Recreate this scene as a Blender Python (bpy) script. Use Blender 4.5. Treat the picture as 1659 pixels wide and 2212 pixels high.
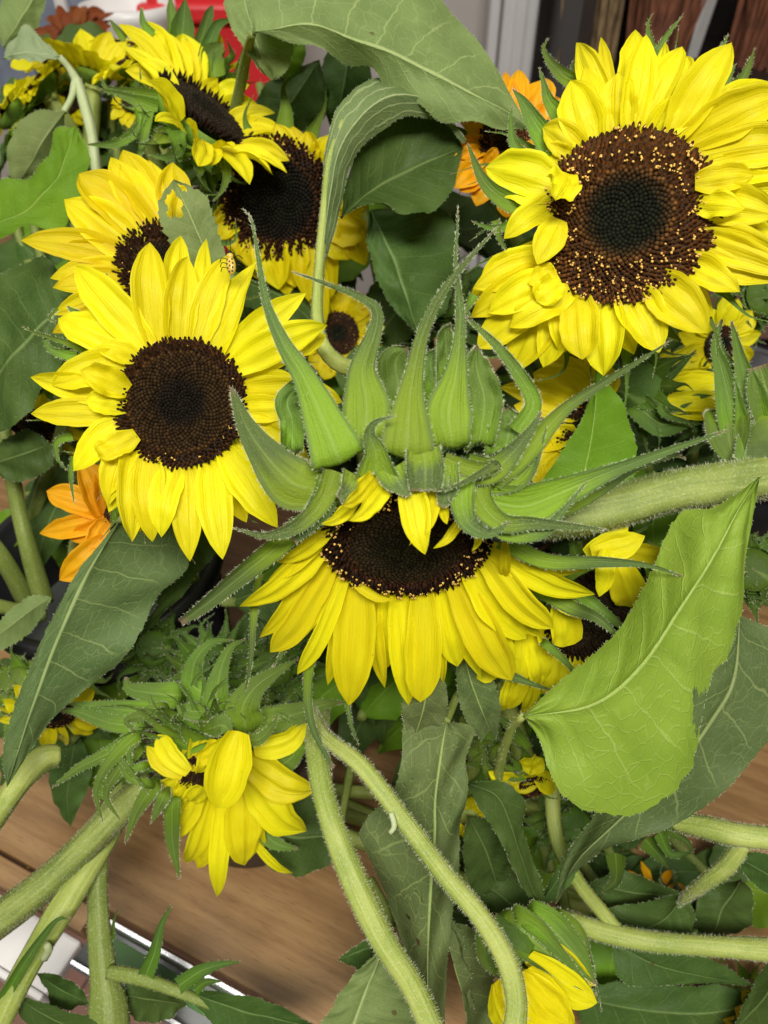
import bpy, math, random
import numpy as np
from mathutils import Vector, Matrix

for o in list(bpy.data.objects):
    bpy.data.objects.remove(o)
S = bpy.context.scene
C = S.collection
rng = np.random.default_rng(7)
random.seed(7)

# ---------------------------------------------------------------- camera
IW, IH = 1659.0, 2212.0            # pixel frame the photograph was measured in
LENS = 26.0
FPX = LENS / 36.0 * IH
CAM_H = 0.70
PITCH = math.radians(44)
cd = bpy.data.cameras.new('camera')
cam = bpy.data.objects.new('camera', cd)
C.objects.link(cam)
cam.location = (0, 0, CAM_H)
cam.rotation_euler = (math.pi / 2 - PITCH, 0, 0)
cd.sensor_fit = 'AUTO'
cd.sensor_width = 36
cd.lens = LENS
cd.clip_start = 0.01
cd.clip_end = 50
cd.dof.use_dof = True
cd.dof.focus_distance = 0.42
cd.dof.aperture_fstop = 7.4
S.camera = cam
S.render.resolution_x = 768
S.render.resolution_y = 1024
CR = np.array(Matrix.Rotation(math.pi / 2 - PITCH, 3, 'X'))
CL = np.array([0, 0, CAM_H])

# ---------------------------------------------------------------- light: a shop ceiling with long soft lamps
w = bpy.data.worlds.new('World')
S.world = w
w.use_nodes = True
w.node_tree.nodes['Background'].inputs[0].default_value = (1.0, 0.97, 0.92, 1)
w.node_tree.nodes['Background'].inputs[1].default_value = 0.09


def area_lamp(name, loc, target, sx, sy, power, col):
    l = bpy.data.lights.new(name, 'AREA')
    l.shape = 'RECTANGLE'
    l.size = sx
    l.size_y = sy
    l.energy = power
    l.color = col
    o = bpy.data.objects.new(name, l)
    C.objects.link(o)
    o.location = loc
    d = Vector(target) - Vector(loc)
    o.rotation_euler = d.to_track_quat('-Z', 'Y').to_euler()
    return o


area_lamp('ceiling_lamp', (0.05, -0.66, 1.92), (0.0, 0.35, 0.30), 1.0, 0.32, 49, (1.0, 0.965, 0.9))
area_lamp('ceiling_lamp', (-0.7, 0.6, 2.2), (0.0, 0.4, 0.4), 1.3, 0.5, 15, (1.0, 0.97, 0.92))

S.view_settings.view_transform = 'Standard'
S.view_settings.look = 'None'
S.view_settings.gamma = 1
S.view_settings.use_curve_mapping = False
S.view_settings.exposure = 0.0


# ---------------------------------------------------------------- pixel helpers
def ray(x, y):
    return CR @ np.array([(x - IW / 2) / FPX, -(y - IH / 2) / FPX, -1.0])


def P(x, y, d):
    return CL + ray(x, y) * d


def PP(pts, d=None):
    return np.array([P(p[0], p[1], p[2] if len(p) > 2 else d) for p in pts])


def onz(x, y, z):
    r = ray(x, y)
    return CL + r * ((z - CL[2]) / r[2])


def depth_of(p):
    return float(-(CR.T @ (np.asarray(p) - CL))[2])


def cdir(v):
    v = CR @ np.array(v, float)
    return v / np.linalg.norm(v)


def nrm(v):
    v = np.asarray(v, float)
    return v / (np.linalg.norm(v, axis=-1, keepdims=True) + 1e-12)


# ---------------------------------------------------------------- materials
def new_mat(name):
    m = bpy.data.materials.new(name)
    m.use_nodes = True
    nt = m.node_tree
    nt.nodes.clear()
    out = nt.nodes.new('ShaderNodeOutputMaterial')
    return m, nt, out


def nd(nt, t, **kw):
    n = nt.nodes.new('ShaderNode' + t)
    for k, v in kw.items():
        if k == 'ins':
            for i, val in v.items():
                if hasattr(val, 'is_output') or isinstance(val, bpy.types.NodeSocket):
                    nt.links.new(val, n.inputs[i])
                else:
                    n.inputs[i].default_value = val
        else:
            setattr(n, k, v)
    return n


def math_(nt, op, a, b=None, c=None, clamp=False):
    n = nt.nodes.new('ShaderNodeMath')
    n.operation = op
    n.use_clamp = clamp
    for i, v in enumerate((a, b, c)):
        if v is None:
            continue
        if isinstance(v, bpy.types.NodeSocket):
            nt.links.new(v, n.inputs[i])
        else:
            n.inputs[i].default_value = v
    return n.outputs[0]


def mixc(nt, f, a, b, mode='MIX'):
    n = nt.nodes.new('ShaderNodeMix')
    n.data_type = 'RGBA'
    n.blend_type = mode
    for i, v in ((0, f), (6, a), (7, b)):
        if isinstance(v, bpy.types.NodeSocket):
            nt.links.new(v, n.inputs[i])
        else:
            if i:
                n.inputs[i].default_value = (v[0], v[1], v[2], 1)
            else:
                n.inputs[i].default_value = v
    return n.outputs[2]


def smooth(nt, x, a, b):
    n = nt.nodes.new('ShaderNodeMapRange')
    n.interpolation_type = 'SMOOTHSTEP'
    nt.links.new(x, n.inputs[0])
    n.inputs[1].default_value = a
    n.inputs[2].default_value = b
    return n.outputs[0]


def noise(nt, vec, scale, detail=3, rough=.55):
    n = nd(nt, 'TexNoise', ins={'Scale': scale, 'Detail': detail, 'Roughness': rough})
    if vec is not None:
        nt.links.new(vec, n.inputs['Vector'])
    return n.outputs['Fac']


def thin_shader(nt, out, col, tcol, trans, rough, height=None, bump=.3, dist=.0004, spec=.35, normal_in=None):
    pb = nd(nt, 'BsdfPrincipled', ins={'Base Color': col, 'Roughness': rough, 'Specular IOR Level': spec})
    tr = nd(nt, 'BsdfTranslucent', ins={'Color': tcol})
    if height is not None:
        b = nd(nt, 'Bump', ins={'Strength': bump, 'Distance': dist, 'Height': height})
        nt.links.new(b.outputs[0], pb.inputs['Normal'])
        nt.links.new(b.outputs[0], tr.inputs['Normal'])
    mx = nd(nt, 'MixShader', ins={0: trans})
    nt.links.new(pb.outputs[0], mx.inputs[1])
    nt.links.new(tr.outputs[0], mx.inputs[2])
    nt.links.new(mx.outputs[0], out.inputs[0])


def objrand(nt):
    return nd(nt, 'ObjectInfo').outputs['Random']


def petal_mat(name, base, deep, tr):
    m, nt, out = new_mat(name)
    uv = nd(nt, 'UVMap').outputs[0]
    sep = nd(nt, 'SeparateXYZ', ins={0: uv})
    u, v = sep.outputs[0], sep.outputs[1]
    rnd = objrand(nt)
    vec = nd(nt, 'CombineXYZ', ins={0: math_(nt, 'MULTIPLY', u, 1.6), 1: math_(nt, 'MULTIPLY', v, 21.0), 2: math_(nt, 'MULTIPLY', rnd, 37.0)}).outputs[0]
    streak = noise(nt, vec, 1.0, 3, .6)
    vec2 = nd(nt, 'CombineXYZ', ins={0: math_(nt, 'MULTIPLY', u, 5.0), 1: math_(nt, 'MULTIPLY', v, 2.5), 2: math_(nt, 'MULTIPLY', rnd, 53.0)}).outputs[0]
    blotch = noise(nt, vec2, 1.0, 3, .6)
    c = mixc(nt, math_(nt, 'MULTIPLY', smooth(nt, streak, .42, .72), .7), base, deep)
    c = mixc(nt, math_(nt, 'MULTIPLY', smooth(nt, blotch, .5, .8), .45), c, deep)
    c = mixc(nt, math_(nt, 'MULTIPLY', smooth(nt, u, .22, .0), .6), c, deep)
    # browned, bruised specks that a few petals carry
    vec3 = nd(nt, 'CombineXYZ', ins={0: math_(nt, 'MULTIPLY', u, 22.0), 1: math_(nt, 'MULTIPLY', v, 8.0), 2: math_(nt, 'MULTIPLY', rnd, 91.0)}).outputs[0]
    speck = noise(nt, vec3, 1.0, 2, .5)
    c = mixc(nt, math_(nt, 'MULTIPLY', smooth(nt, speck, .74, .80), .5), c, (.32, .17, .02))
    hs = nd(nt, 'HueSaturation', ins={'Hue': math_(nt, 'ADD', .492, math_(nt, 'MULTIPLY', rnd, .014)), 'Saturation': 1.0, 'Value': math_(nt, 'ADD', .9, math_(nt, 'MULTIPLY', rnd, .14)), 'Color': c})
    c = hs.outputs[0]
    h = math_(nt, 'ADD', streak, math_(nt, 'MULTIPLY', blotch, .5))
    thin_shader(nt, out, c, mixc(nt, 1.0, c, tr, 'MULTIPLY'), .38, .45, h, .7, .0011, .25)
    return m


def leaf_mat(name, base, vein, dark, tr, nlat=9, trans=.25, rough=.5, netscale=22, lat_strength=.6, ribs=0):
    m, nt, out = new_mat(name)
    uv = nd(nt, 'UVMap').outputs[0]
    sep = nd(nt, 'SeparateXYZ', ins={0: uv})
    u, v = sep.outputs[0], sep.outputs[1]
    rnd = objrand(nt)
    obj = nd(nt, 'TexCoord').outputs['Object']
    wob = math_(nt, 'SUBTRACT', noise(nt, obj, 55, 2), .5)
    s = math_(nt, 'SUBTRACT', v, .5)
    a = math_(nt, 'ABSOLUTE', math_(nt, 'MULTIPLY', s, 2.0))
    mid = smooth(nt, a, .04, .014)
    side = math_(nt, 'MULTIPLY', math_(nt, 'SIGN', s), .23)
    ph = math_(nt, 'SUBTRACT', u, math_(nt, 'MULTIPLY', math_(nt, 'POWER', a, .8), .17))
    ph = math_(nt, 'ADD', ph, math_(nt, 'MULTIPLY', wob, .05))
    ph = math_(nt, 'ADD', math_(nt, 'MULTIPLY', ph, nlat), math_(nt, 'ADD', side, rnd))
    tri = math_(nt, 'ABSOLUTE', math_(nt, 'SUBTRACT', math_(nt, 'FRACT', ph), .5))
    lat = math_(nt, 'MULTIPLY', smooth(nt, tri, .04, .010), smooth(nt, a, 1.0, .55))
    if ribs:
        pr = math_(nt, 'ADD', math_(nt, 'MULTIPLY', v, ribs), math_(nt, 'MULTIPLY', wob, .9))
        tr_ = math_(nt, 'ABSOLUTE', math_(nt, 'SUBTRACT', math_(nt, 'FRACT', pr), .5))
        lat = math_(nt, 'MAXIMUM', math_(nt, 'MULTIPLY', lat, .4), smooth(nt, tr_, .13, .05))
    vo = nd(nt, 'TexVoronoi', feature='DISTANCE_TO_EDGE', ins={'Scale': 1.0})
    vv = nd(nt, 'CombineXYZ', ins={0: math_(nt, 'ADD', math_(nt, 'MULTIPLY', u, netscale * 1.3), math_(nt, 'MULTIPLY', wob, 2.0)), 1: math_(nt, 'MULTIPLY', v, netscale * .8), 2: math_(nt, 'MULTIPLY', rnd, 31.0)}).outputs[0]
    nt.links.new(vv, vo.inputs['Vector'])
    net = smooth(nt, vo.outputs['Distance'], .06, .01)
    big = noise(nt, obj, 28, 4)
    fine = noise(nt, obj, 900, 2)
    c = mixc(nt, smooth(nt, big, .3, .72), base, dark)
    c = mixc(nt, math_(nt, 'MULTIPLY', smooth(nt, fine, .55, .75), .25), c, vein)
    c = mixc(nt, math_(nt, 'MULTIPLY', net, .22), c, vein)
    vm = math_(nt, 'MAXIMUM', mid, math_(nt, 'MULTIPLY', lat, lat_strength))
    c = mixc(nt, vm, c, vein)
    # brown spots and pale scuffs
    sp = noise(nt, obj, 85, 2)
    c = mixc(nt, math_(nt, 'MULTIPLY', smooth(nt, sp, .75, .79), .75), c, (.09, .06, .025))
    hs = nd(nt, 'HueSaturation', ins={'Hue': math_(nt, 'ADD', .49, math_(nt, 'MULTIPLY', rnd, .02)), 'Saturation': 1.0, 'Value': math_(nt, 'ADD', .85, math_(nt, 'MULTIPLY', rnd, .3)), 'Color': c})
    c = hs.outputs[0]
    h = math_(nt, 'ADD', math_(nt, 'MULTIPLY', vm, 1.0), math_(nt, 'ADD', math_(nt, 'MULTIPLY', net, .35), math_(nt, 'ADD', math_(nt, 'MULTIPLY', fine, .25), math_(nt, 'MULTIPLY', big, .5))))
    thin_shader(nt, out, c, mixc(nt, 1.0, c, tr, 'MULTIPLY'), trans, rough, h, .6, .0008, .16)
    return m


def bract_mat(name, base, tip, trans=.2):
    m, nt, out = new_mat(name)
    uv = nd(nt, 'UVMap').outputs[0]
    sep = nd(nt, 'SeparateXYZ', ins={0: uv})
    u, v = sep.outputs[0], sep.outputs[1]
    rnd = objrand(nt)
    a = math_(nt, 'ABSOLUTE', math_(nt, 'MULTIPLY', math_(nt, 'SUBTRACT', v, .5), 2.0))
    obj = nd(nt, 'TexCoord').outputs['Object']
    vec = nd(nt, 'CombineXYZ', ins={0: math_(nt, 'MULTIPLY', u, 3.0), 1: math_(nt, 'MULTIPLY', v, 12.0), 2: math_(nt, 'MULTIPLY', rnd, 31.0)}).outputs[0]
    st = noise(nt, vec, 1.0, 3)
    f = math_(nt, 'ADD', smooth(nt, u, .22, .62), math_(nt, 'MULTIPLY', smooth(nt, a, .7, 1.0), .7), clamp=True)
    f = math_(nt, 'ADD', f, math_(nt, 'MULTIPLY', math_(nt, 'SUBTRACT', st, .5), 1.3), clamp=True)
    c = mixc(nt, f, base, tip)
    fine = noise(nt, obj, 1100, 2)
    c = mixc(nt, math_(nt, 'MULTIPLY', smooth(nt, fine, .55, .75), .12), c, (.40, .5, .2))
    c = mixc(nt, math_(nt, 'MULTIPLY', smooth(nt, a, .10, .0), .35), c, (.33, .45, .12))
    # dried brownish end
    c = mixc(nt, math_(nt, 'MULTIPLY', smooth(nt, u, .93, .99), .7), c, (.28, .17, .12))
    hs = nd(nt, 'HueSaturation', ins={'Hue': math_(nt, 'ADD', .49, math_(nt, 'MULTIPLY', rnd, .02)), 'Saturation': 1.0, 'Value': math_(nt, 'ADD', .85, math_(nt, 'MULTIPLY', rnd, .3)), 'Color': c})
    c = hs.outputs[0]
    h = math_(nt, 'ADD', math_(nt, 'MULTIPLY', st, 1.6), math_(nt, 'ADD', math_(nt, 'MULTIPLY', fine, .5), noise(nt, obj, 160, 3)))
    thin_shader(nt, out, c, mixc(nt, 1.0, c, (1.0, 1.2, .5), 'MULTIPLY'), trans, .55, h, .6, .0012, .16)
    return m


def stem_mat(name, a, b):
    m, nt, out = new_mat(name)
    uv = nd(nt, 'UVMap').outputs[0]
    sep = nd(nt, 'SeparateXYZ', ins={0: uv})
    obj = nd(nt, 'TexCoord').outputs['Object']
    rnd = objrand(nt)
    vec = nd(nt, 'CombineXYZ', ins={0: math_(nt, 'MULTIPLY', sep.outputs[0], 5.0), 1: math_(nt, 'MULTIPLY', sep.outputs[1], 14.0), 2: math_(nt, 'MULTIPLY', rnd, 31.0)}).outputs[0]
    st = noise(nt, vec, 1.0, 3)
    big = noise(nt, obj, 30, 3)
    fine = noise(nt, obj, 700, 2)
    c = mixc(nt, smooth(nt, math_(nt, 'ADD', math_(nt, 'MULTIPLY', st, .5), math_(nt, 'MULTIPLY', big, .5)), .35, .65), a, b)
    c = mixc(nt, math_(nt, 'MULTIPLY', smooth(nt, fine, .5, .75), .3), c, (.5, .56, .32))
    h = math_(nt, 'ADD', st, math_(nt, 'MULTIPLY', fine, .5))
    pb = nd(nt, 'BsdfPrincipled', ins={'Base Color': c, 'Roughness': .5, 'Specular IOR Level': .3, 'Subsurface Weight': .0})
    bm = nd(nt, 'Bump', ins={'Strength': .6, 'Distance': .0008, 'Height': h})
    nt.links.new(bm.outputs[0], pb.inputs['Normal'])
    nt.links.new(pb.outputs[0], out.inputs[0])
    return m


def simple_mat(name, col, rough=.5, metallic=0., bump=0., bscale=200, vary=.0, vscale=20, spec=.4, trans=0.):
    m, nt, out = new_mat(name)
    obj = nd(nt, 'TexCoord').outputs['Object']
    n1 = noise(nt, obj, vscale, 4)
    dk = tuple(x * (1 - vary) for x in col)
    c = mixc(nt, smooth(nt, n1, .3, .7), col, dk)
    pb = nd(nt, 'BsdfPrincipled', ins={'Base Color': c, 'Roughness': rough, 'Metallic': metallic, 'Specular IOR Level': spec, 'Transmission Weight': trans})
    if bump:
        bm = nd(nt, 'Bump', ins={'Strength': bump, 'Distance': .001, 'Height': noise(nt, obj, bscale, 3)})
        nt.links.new(bm.outputs[0], pb.inputs['Normal'])
    nt.links.new(pb.outputs[0], out.inputs[0])
    return m


def hair_mat():
    m, nt, out = new_mat('plant_hair')
    d = nd(nt, 'BsdfPrincipled', ins={'Base Color': (.78, .82, .58, 1), 'Roughness': .4})
    t = nd(nt, 'BsdfTranslucent', ins={'Color': (.78, .82, .58, 1)})
    mx = nd(nt, 'MixShader', ins={0: .5})
    nt.links.new(d.outputs[0], mx.inputs[1])
    nt.links.new(t.outputs[0], mx.inputs[2])
    nt.links.new(mx.outputs[0], out.inputs[0])
    return m


def floret_mat():
    m, nt, out = new_mat('floret')
    at = nd(nt, 'VertexColor', layer_name='Col')
    pb = nd(nt, 'BsdfPrincipled', ins={'Roughness': .65, 'Specular IOR Level': .06})
    nt.links.new(at.outputs[0], pb.inputs['Base Color'])
    nt.links.new(pb.outputs[0], out.inputs[0])
    return m


def wood_mat():
    m, nt, out = new_mat('oak_board')
    uv = nd(nt, 'UVMap').outputs[0]
    sep = nd(nt, 'SeparateXYZ', ins={0: uv})
    rnd = objrand(nt)
    off = math_(nt, 'MULTIPLY', rnd, 17.0)
    v1 = nd(nt, 'CombineXYZ', ins={0: math_(nt, 'MULTIPLY', sep.outputs[0], 6.0), 1: math_(nt, 'MULTIPLY', sep.outputs[1], 90.0), 2: off}).outputs[0]
    v2 = nd(nt, 'CombineXYZ', ins={0: math_(nt, 'MULTIPLY', sep.outputs[0], 60.0), 1: math_(nt, 'MULTIPLY', sep.outputs[1], 700.0), 2: off}).outputs[0]
    g1 = noise(nt, v1, 1.0, 4, .6)
    g2 = noise(nt, v2, 1.0, 3, .6)
    c = mixc(nt, smooth(nt, g1, .3, .7), (.33, .195, .08), (.22, .12, .045))
    c = mixc(nt, math_(nt, 'MULTIPLY', smooth(nt, g2, .52, .75), .55), c, (.11, .05, .02))
    pb = nd(nt, 'BsdfPrincipled', ins={'Base Color': c, 'Roughness': .42, 'Specular IOR Level': .4})
    bm = nd(nt, 'Bump', ins={'Strength': .25, 'Distance': .0006, 'Height': g2})
    nt.links.new(bm.outputs[0], pb.inputs['Normal'])
    nt.links.new(pb.outputs[0], out.inputs[0])
    return m


M = {}
M['petal'] = petal_mat('petal_lemon', (.93, .86, .012), (.90, .77, .006), (1, 1, .6))
M['petal_deep'] = petal_mat('petal_golden_shade', (.88, .76, .008), (.82, .62, .004), (1, .95, .5))  # golden yellow, deepened to stand in for shade on flowers tucked behind
M['petal_orange'] = petal_mat('petal_orange', (.92, .47, .008), (.88, .36, .004), (1, .85, .5))
M['petal_rust'] = petal_mat('petal_rust', (.30, .085, .02), (.2, .045, .012), (1, .8, .6))
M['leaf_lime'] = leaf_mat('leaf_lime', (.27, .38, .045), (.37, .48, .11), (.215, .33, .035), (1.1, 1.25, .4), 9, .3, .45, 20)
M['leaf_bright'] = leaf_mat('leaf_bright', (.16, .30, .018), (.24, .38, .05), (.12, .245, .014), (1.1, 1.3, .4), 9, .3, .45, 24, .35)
M['leaf_under'] = leaf_mat('leaf_underside', (.20, .26, .085), (.35, .42, .16), (.155, .21, .065), (1.0, 1.25, .4), 9, .25, .55, 20)
M['leaf_grey'] = leaf_mat('leaf_grey_green', (.125, .185, .065), (.30, .38, .14), (.09, .145, .045), (1.0, 1.25, .4), 9, .22, .5, 20)
M['leaf_ribbed'] = leaf_mat('leaf_ribbed_underside', (.17, .235, .085), (.40, .47, .22), (.12, .18, .06), (1.0, 1.25, .4), 7, .22, .5, 20, .6, 5)
M['leaf_pale'] = leaf_mat('leaf_pale', (.30, .38, .2), (.48, .55, .32), (.24, .32, .16), (1.0, 1.2, .5), 8, .25, .55, 16)
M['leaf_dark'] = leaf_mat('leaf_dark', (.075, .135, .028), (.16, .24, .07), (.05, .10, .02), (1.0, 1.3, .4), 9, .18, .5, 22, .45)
M['leaf_wilt'] = leaf_mat('leaf_wilted', (.135, .175, .06), (.33, .42, .13), (.10, .14, .045), (1.0, 1.2, .5), 7, .18, .55, 18, .4)
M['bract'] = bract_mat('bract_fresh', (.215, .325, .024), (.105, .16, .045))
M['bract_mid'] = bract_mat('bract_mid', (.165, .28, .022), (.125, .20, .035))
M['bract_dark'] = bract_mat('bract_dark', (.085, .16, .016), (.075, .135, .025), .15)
M['stem'] = stem_mat('stem_green', (.22, .29, .045), (.37, .42, .10))
M['stem_dark'] = stem_mat('stem_dark', (.15, .20, .035), (.20, .25, .05))
M['stem_olive'] = stem_mat('stem_olive', (.14, .19, .035), (.26, .31, .07))
M['stem_pale'] = stem_mat('stem_pale', (.38, .45, .22), (.48, .53, .3))
M['hair'] = hair_mat()
M['floret'] = floret_mat()
M['wood'] = wood_mat()
M['bucket_black'] = simple_mat('black_plastic', (.012, .012, .013), .32, bump=.1, vary=.3)
M['bucket_brown'] = simple_mat('brown_plastic', (.075, .05, .036), .5, bump=.1, vary=.25)
M['white_metal'] = simple_mat('white_metal', (.72, .70, .68), .35, vary=.08)
M['silver'] = simple_mat('brushed_steel', (.7, .7, .72), .25, 1.0, .1, 300)
M['glass_dark'] = simple_mat('dark_panel', (.12, .13, .12), .15, vary=.4, vscale=8)
M['green_band'] = simple_mat('green_band', (.07, .2, .03), .4, vary=.3)
M['tile'] = simple_mat('red_tile', (.36, .19, .14), .5, bump=.2, bscale=90, vary=.25, vscale=9)
M['grout'] = simple_mat('grout', (.2, .16, .14), .8, bump=.3)
M['wall'] = simple_mat('grey_wall', (.42, .39, .36), .7, bump=.1, vary=.06, vscale=3)
M['trim'] = simple_mat('white_trim', (.55, .54, .54), .35, vary=.05)
M['cabinet'] = simple_mat('dark_cabinet', (.028, .02, .017), .45, vary=.4, vscale=5)
M['straw'] = simple_mat('straw', (.3, .2, .1), .8, vary=.5, vscale=40)
M['copper'] = simple_mat('copper_flower', (.25, .09, .045), .7, vary=.5, vscale=30)
M['red_plastic'] = simple_mat('red_plastic', (.62, .03, .035), .3, vary=.1)
M['blue_grey'] = simple_mat('blue_grey', (.2, .23, .3), .6, vary=.3)
M['black'] = simple_mat('black_shell', (.01, .009, .006), .3)
M['beetle'] = simple_mat('beetle_shell', (.62, .42, .06), .3, vary=.15)
M['skirt'] = simple_mat('brown_side', (.23, .13, .09), .6, vary=.2)
M['film'] = simple_mat('clear_film', (.8, .85, .82), .12, trans=.92)


# ---------------------------------------------------------------- object helpers
def link(name, me, mats, parent=None):
    o = bpy.data.objects.new(name, me)
    for m in mats:
        me.materials.append(M[m] if isinstance(m, str) else m)
    C.objects.link(o)
    if parent is not None:
        o.parent = parent
    return o


def world_loc(o):
    p = np.zeros(3)
    while o is not None:
        p = p + np.array(o.location)
        o = o.parent
    return p


def mesh_obj(name, V, F, mats, parent=None, uv=None, midx=None, col=None, sm=True, loc=None):
    V = np.asarray(V, float)
    if parent is not None:
        V = V - world_loc(parent)
    elif loc is None:
        loc = np.array([V[:, 0].mean(), V[:, 1].mean(), V[:, 2].min()])
    if loc is not None and parent is None:
        V = V - np.asarray(loc)
    me = bpy.data.meshes.new(name)
    me.from_pydata(V.tolist(), [], F)
    n = len(me.polygons)
    me.polygons.foreach_set('use_smooth', [sm] * n)
    if midx is not None:
        me.polygons.foreach_set('material_index', np.asarray(midx, np.int32))
    if uv is not None:
        ul = me.uv_layers.new(name='UVMap')
        li = np.empty(len(me.loops), np.int32)
        me.loops.foreach_get('vertex_index', li)
        ul.data.foreach_set('uv', np.asarray(uv, np.float32)[li].ravel())
    if col is not None:
        ca = me.color_attributes.new('Col', 'FLOAT_COLOR', 'POINT')
        c4 = np.ones((len(V), 4), np.float32)
        c4[:, :3] = col
        ca.data.foreach_set('color', c4.ravel())
    me.update()
    o = link(name, me, mats, parent)
    if parent is None and loc is not None:
        o.location = loc
    return o


def tag(o, label, cat, group=None, kind=None):
    o['label'] = label
    o['category'] = cat
    if group:
        o['group'] = group
    if kind:
        o['kind'] = kind
    return o


def thing(name, loc, label, cat, group=None):
    o = bpy.data.objects.new(name, None)
    o.empty_display_size = .01
    C.objects.link(o)
    o.location = [float(x) for x in loc]
    return tag(o, label, cat, group)


def spline(pts, n):
    """smooth curve through pts, n samples at even arc length"""
    p = np.asarray(pts, float)
    if len(p) == 2:
        t = np.linspace(0, 1, n)[:, None]
        return p[0] * (1 - t) + p[1] * t
    q = np.vstack([2 * p[0] - p[1], p, 2 * p[-1] - p[-2]])
    out = []
    K = 14
    for i in range(1, len(q) - 2):
        p0, p1, p2, p3 = q[i - 1], q[i], q[i + 1], q[i + 2]
        t = np.linspace(0, 1, K, endpoint=(i == len(q) - 3))[:, None]
        out.append(.5 * ((2 * p1) + (-p0 + p2) * t + (2 * p0 - 5 * p1 + 4 * p2 - p3) * t ** 2 + (-p0 + 3 * p1 - 3 * p2 + p3) * t ** 3))
    a = np.vstack(out)
    s = np.r_[0, np.cumsum(np.linalg.norm(np.diff(a[:, :3], axis=0), axis=1))]
    si = np.linspace(0, s[-1], n)
    return np.stack([np.interp(si, s, a[:, k]) for k in range(a.shape[1])], 1)


def hairs(base, direc, length, width, jitter=.45):
    """skinny triangles"""
    n = len(base)
    d = nrm(direc + rng.normal(0, jitter, (n, 3)))
    side = nrm(np.cross(d, nrm(base - CL))) * width
    ln = length * rng.uniform(.5, 1.2, (n, 1))
    V = np.empty((n * 3, 3))
    V[0::3] = base - side
    V[1::3] = base + side
    V[2::3] = base + d * ln
    F = [(3 * i, 3 * i + 1, 3 * i + 2) for i in range(n)]
    return V, F


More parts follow.
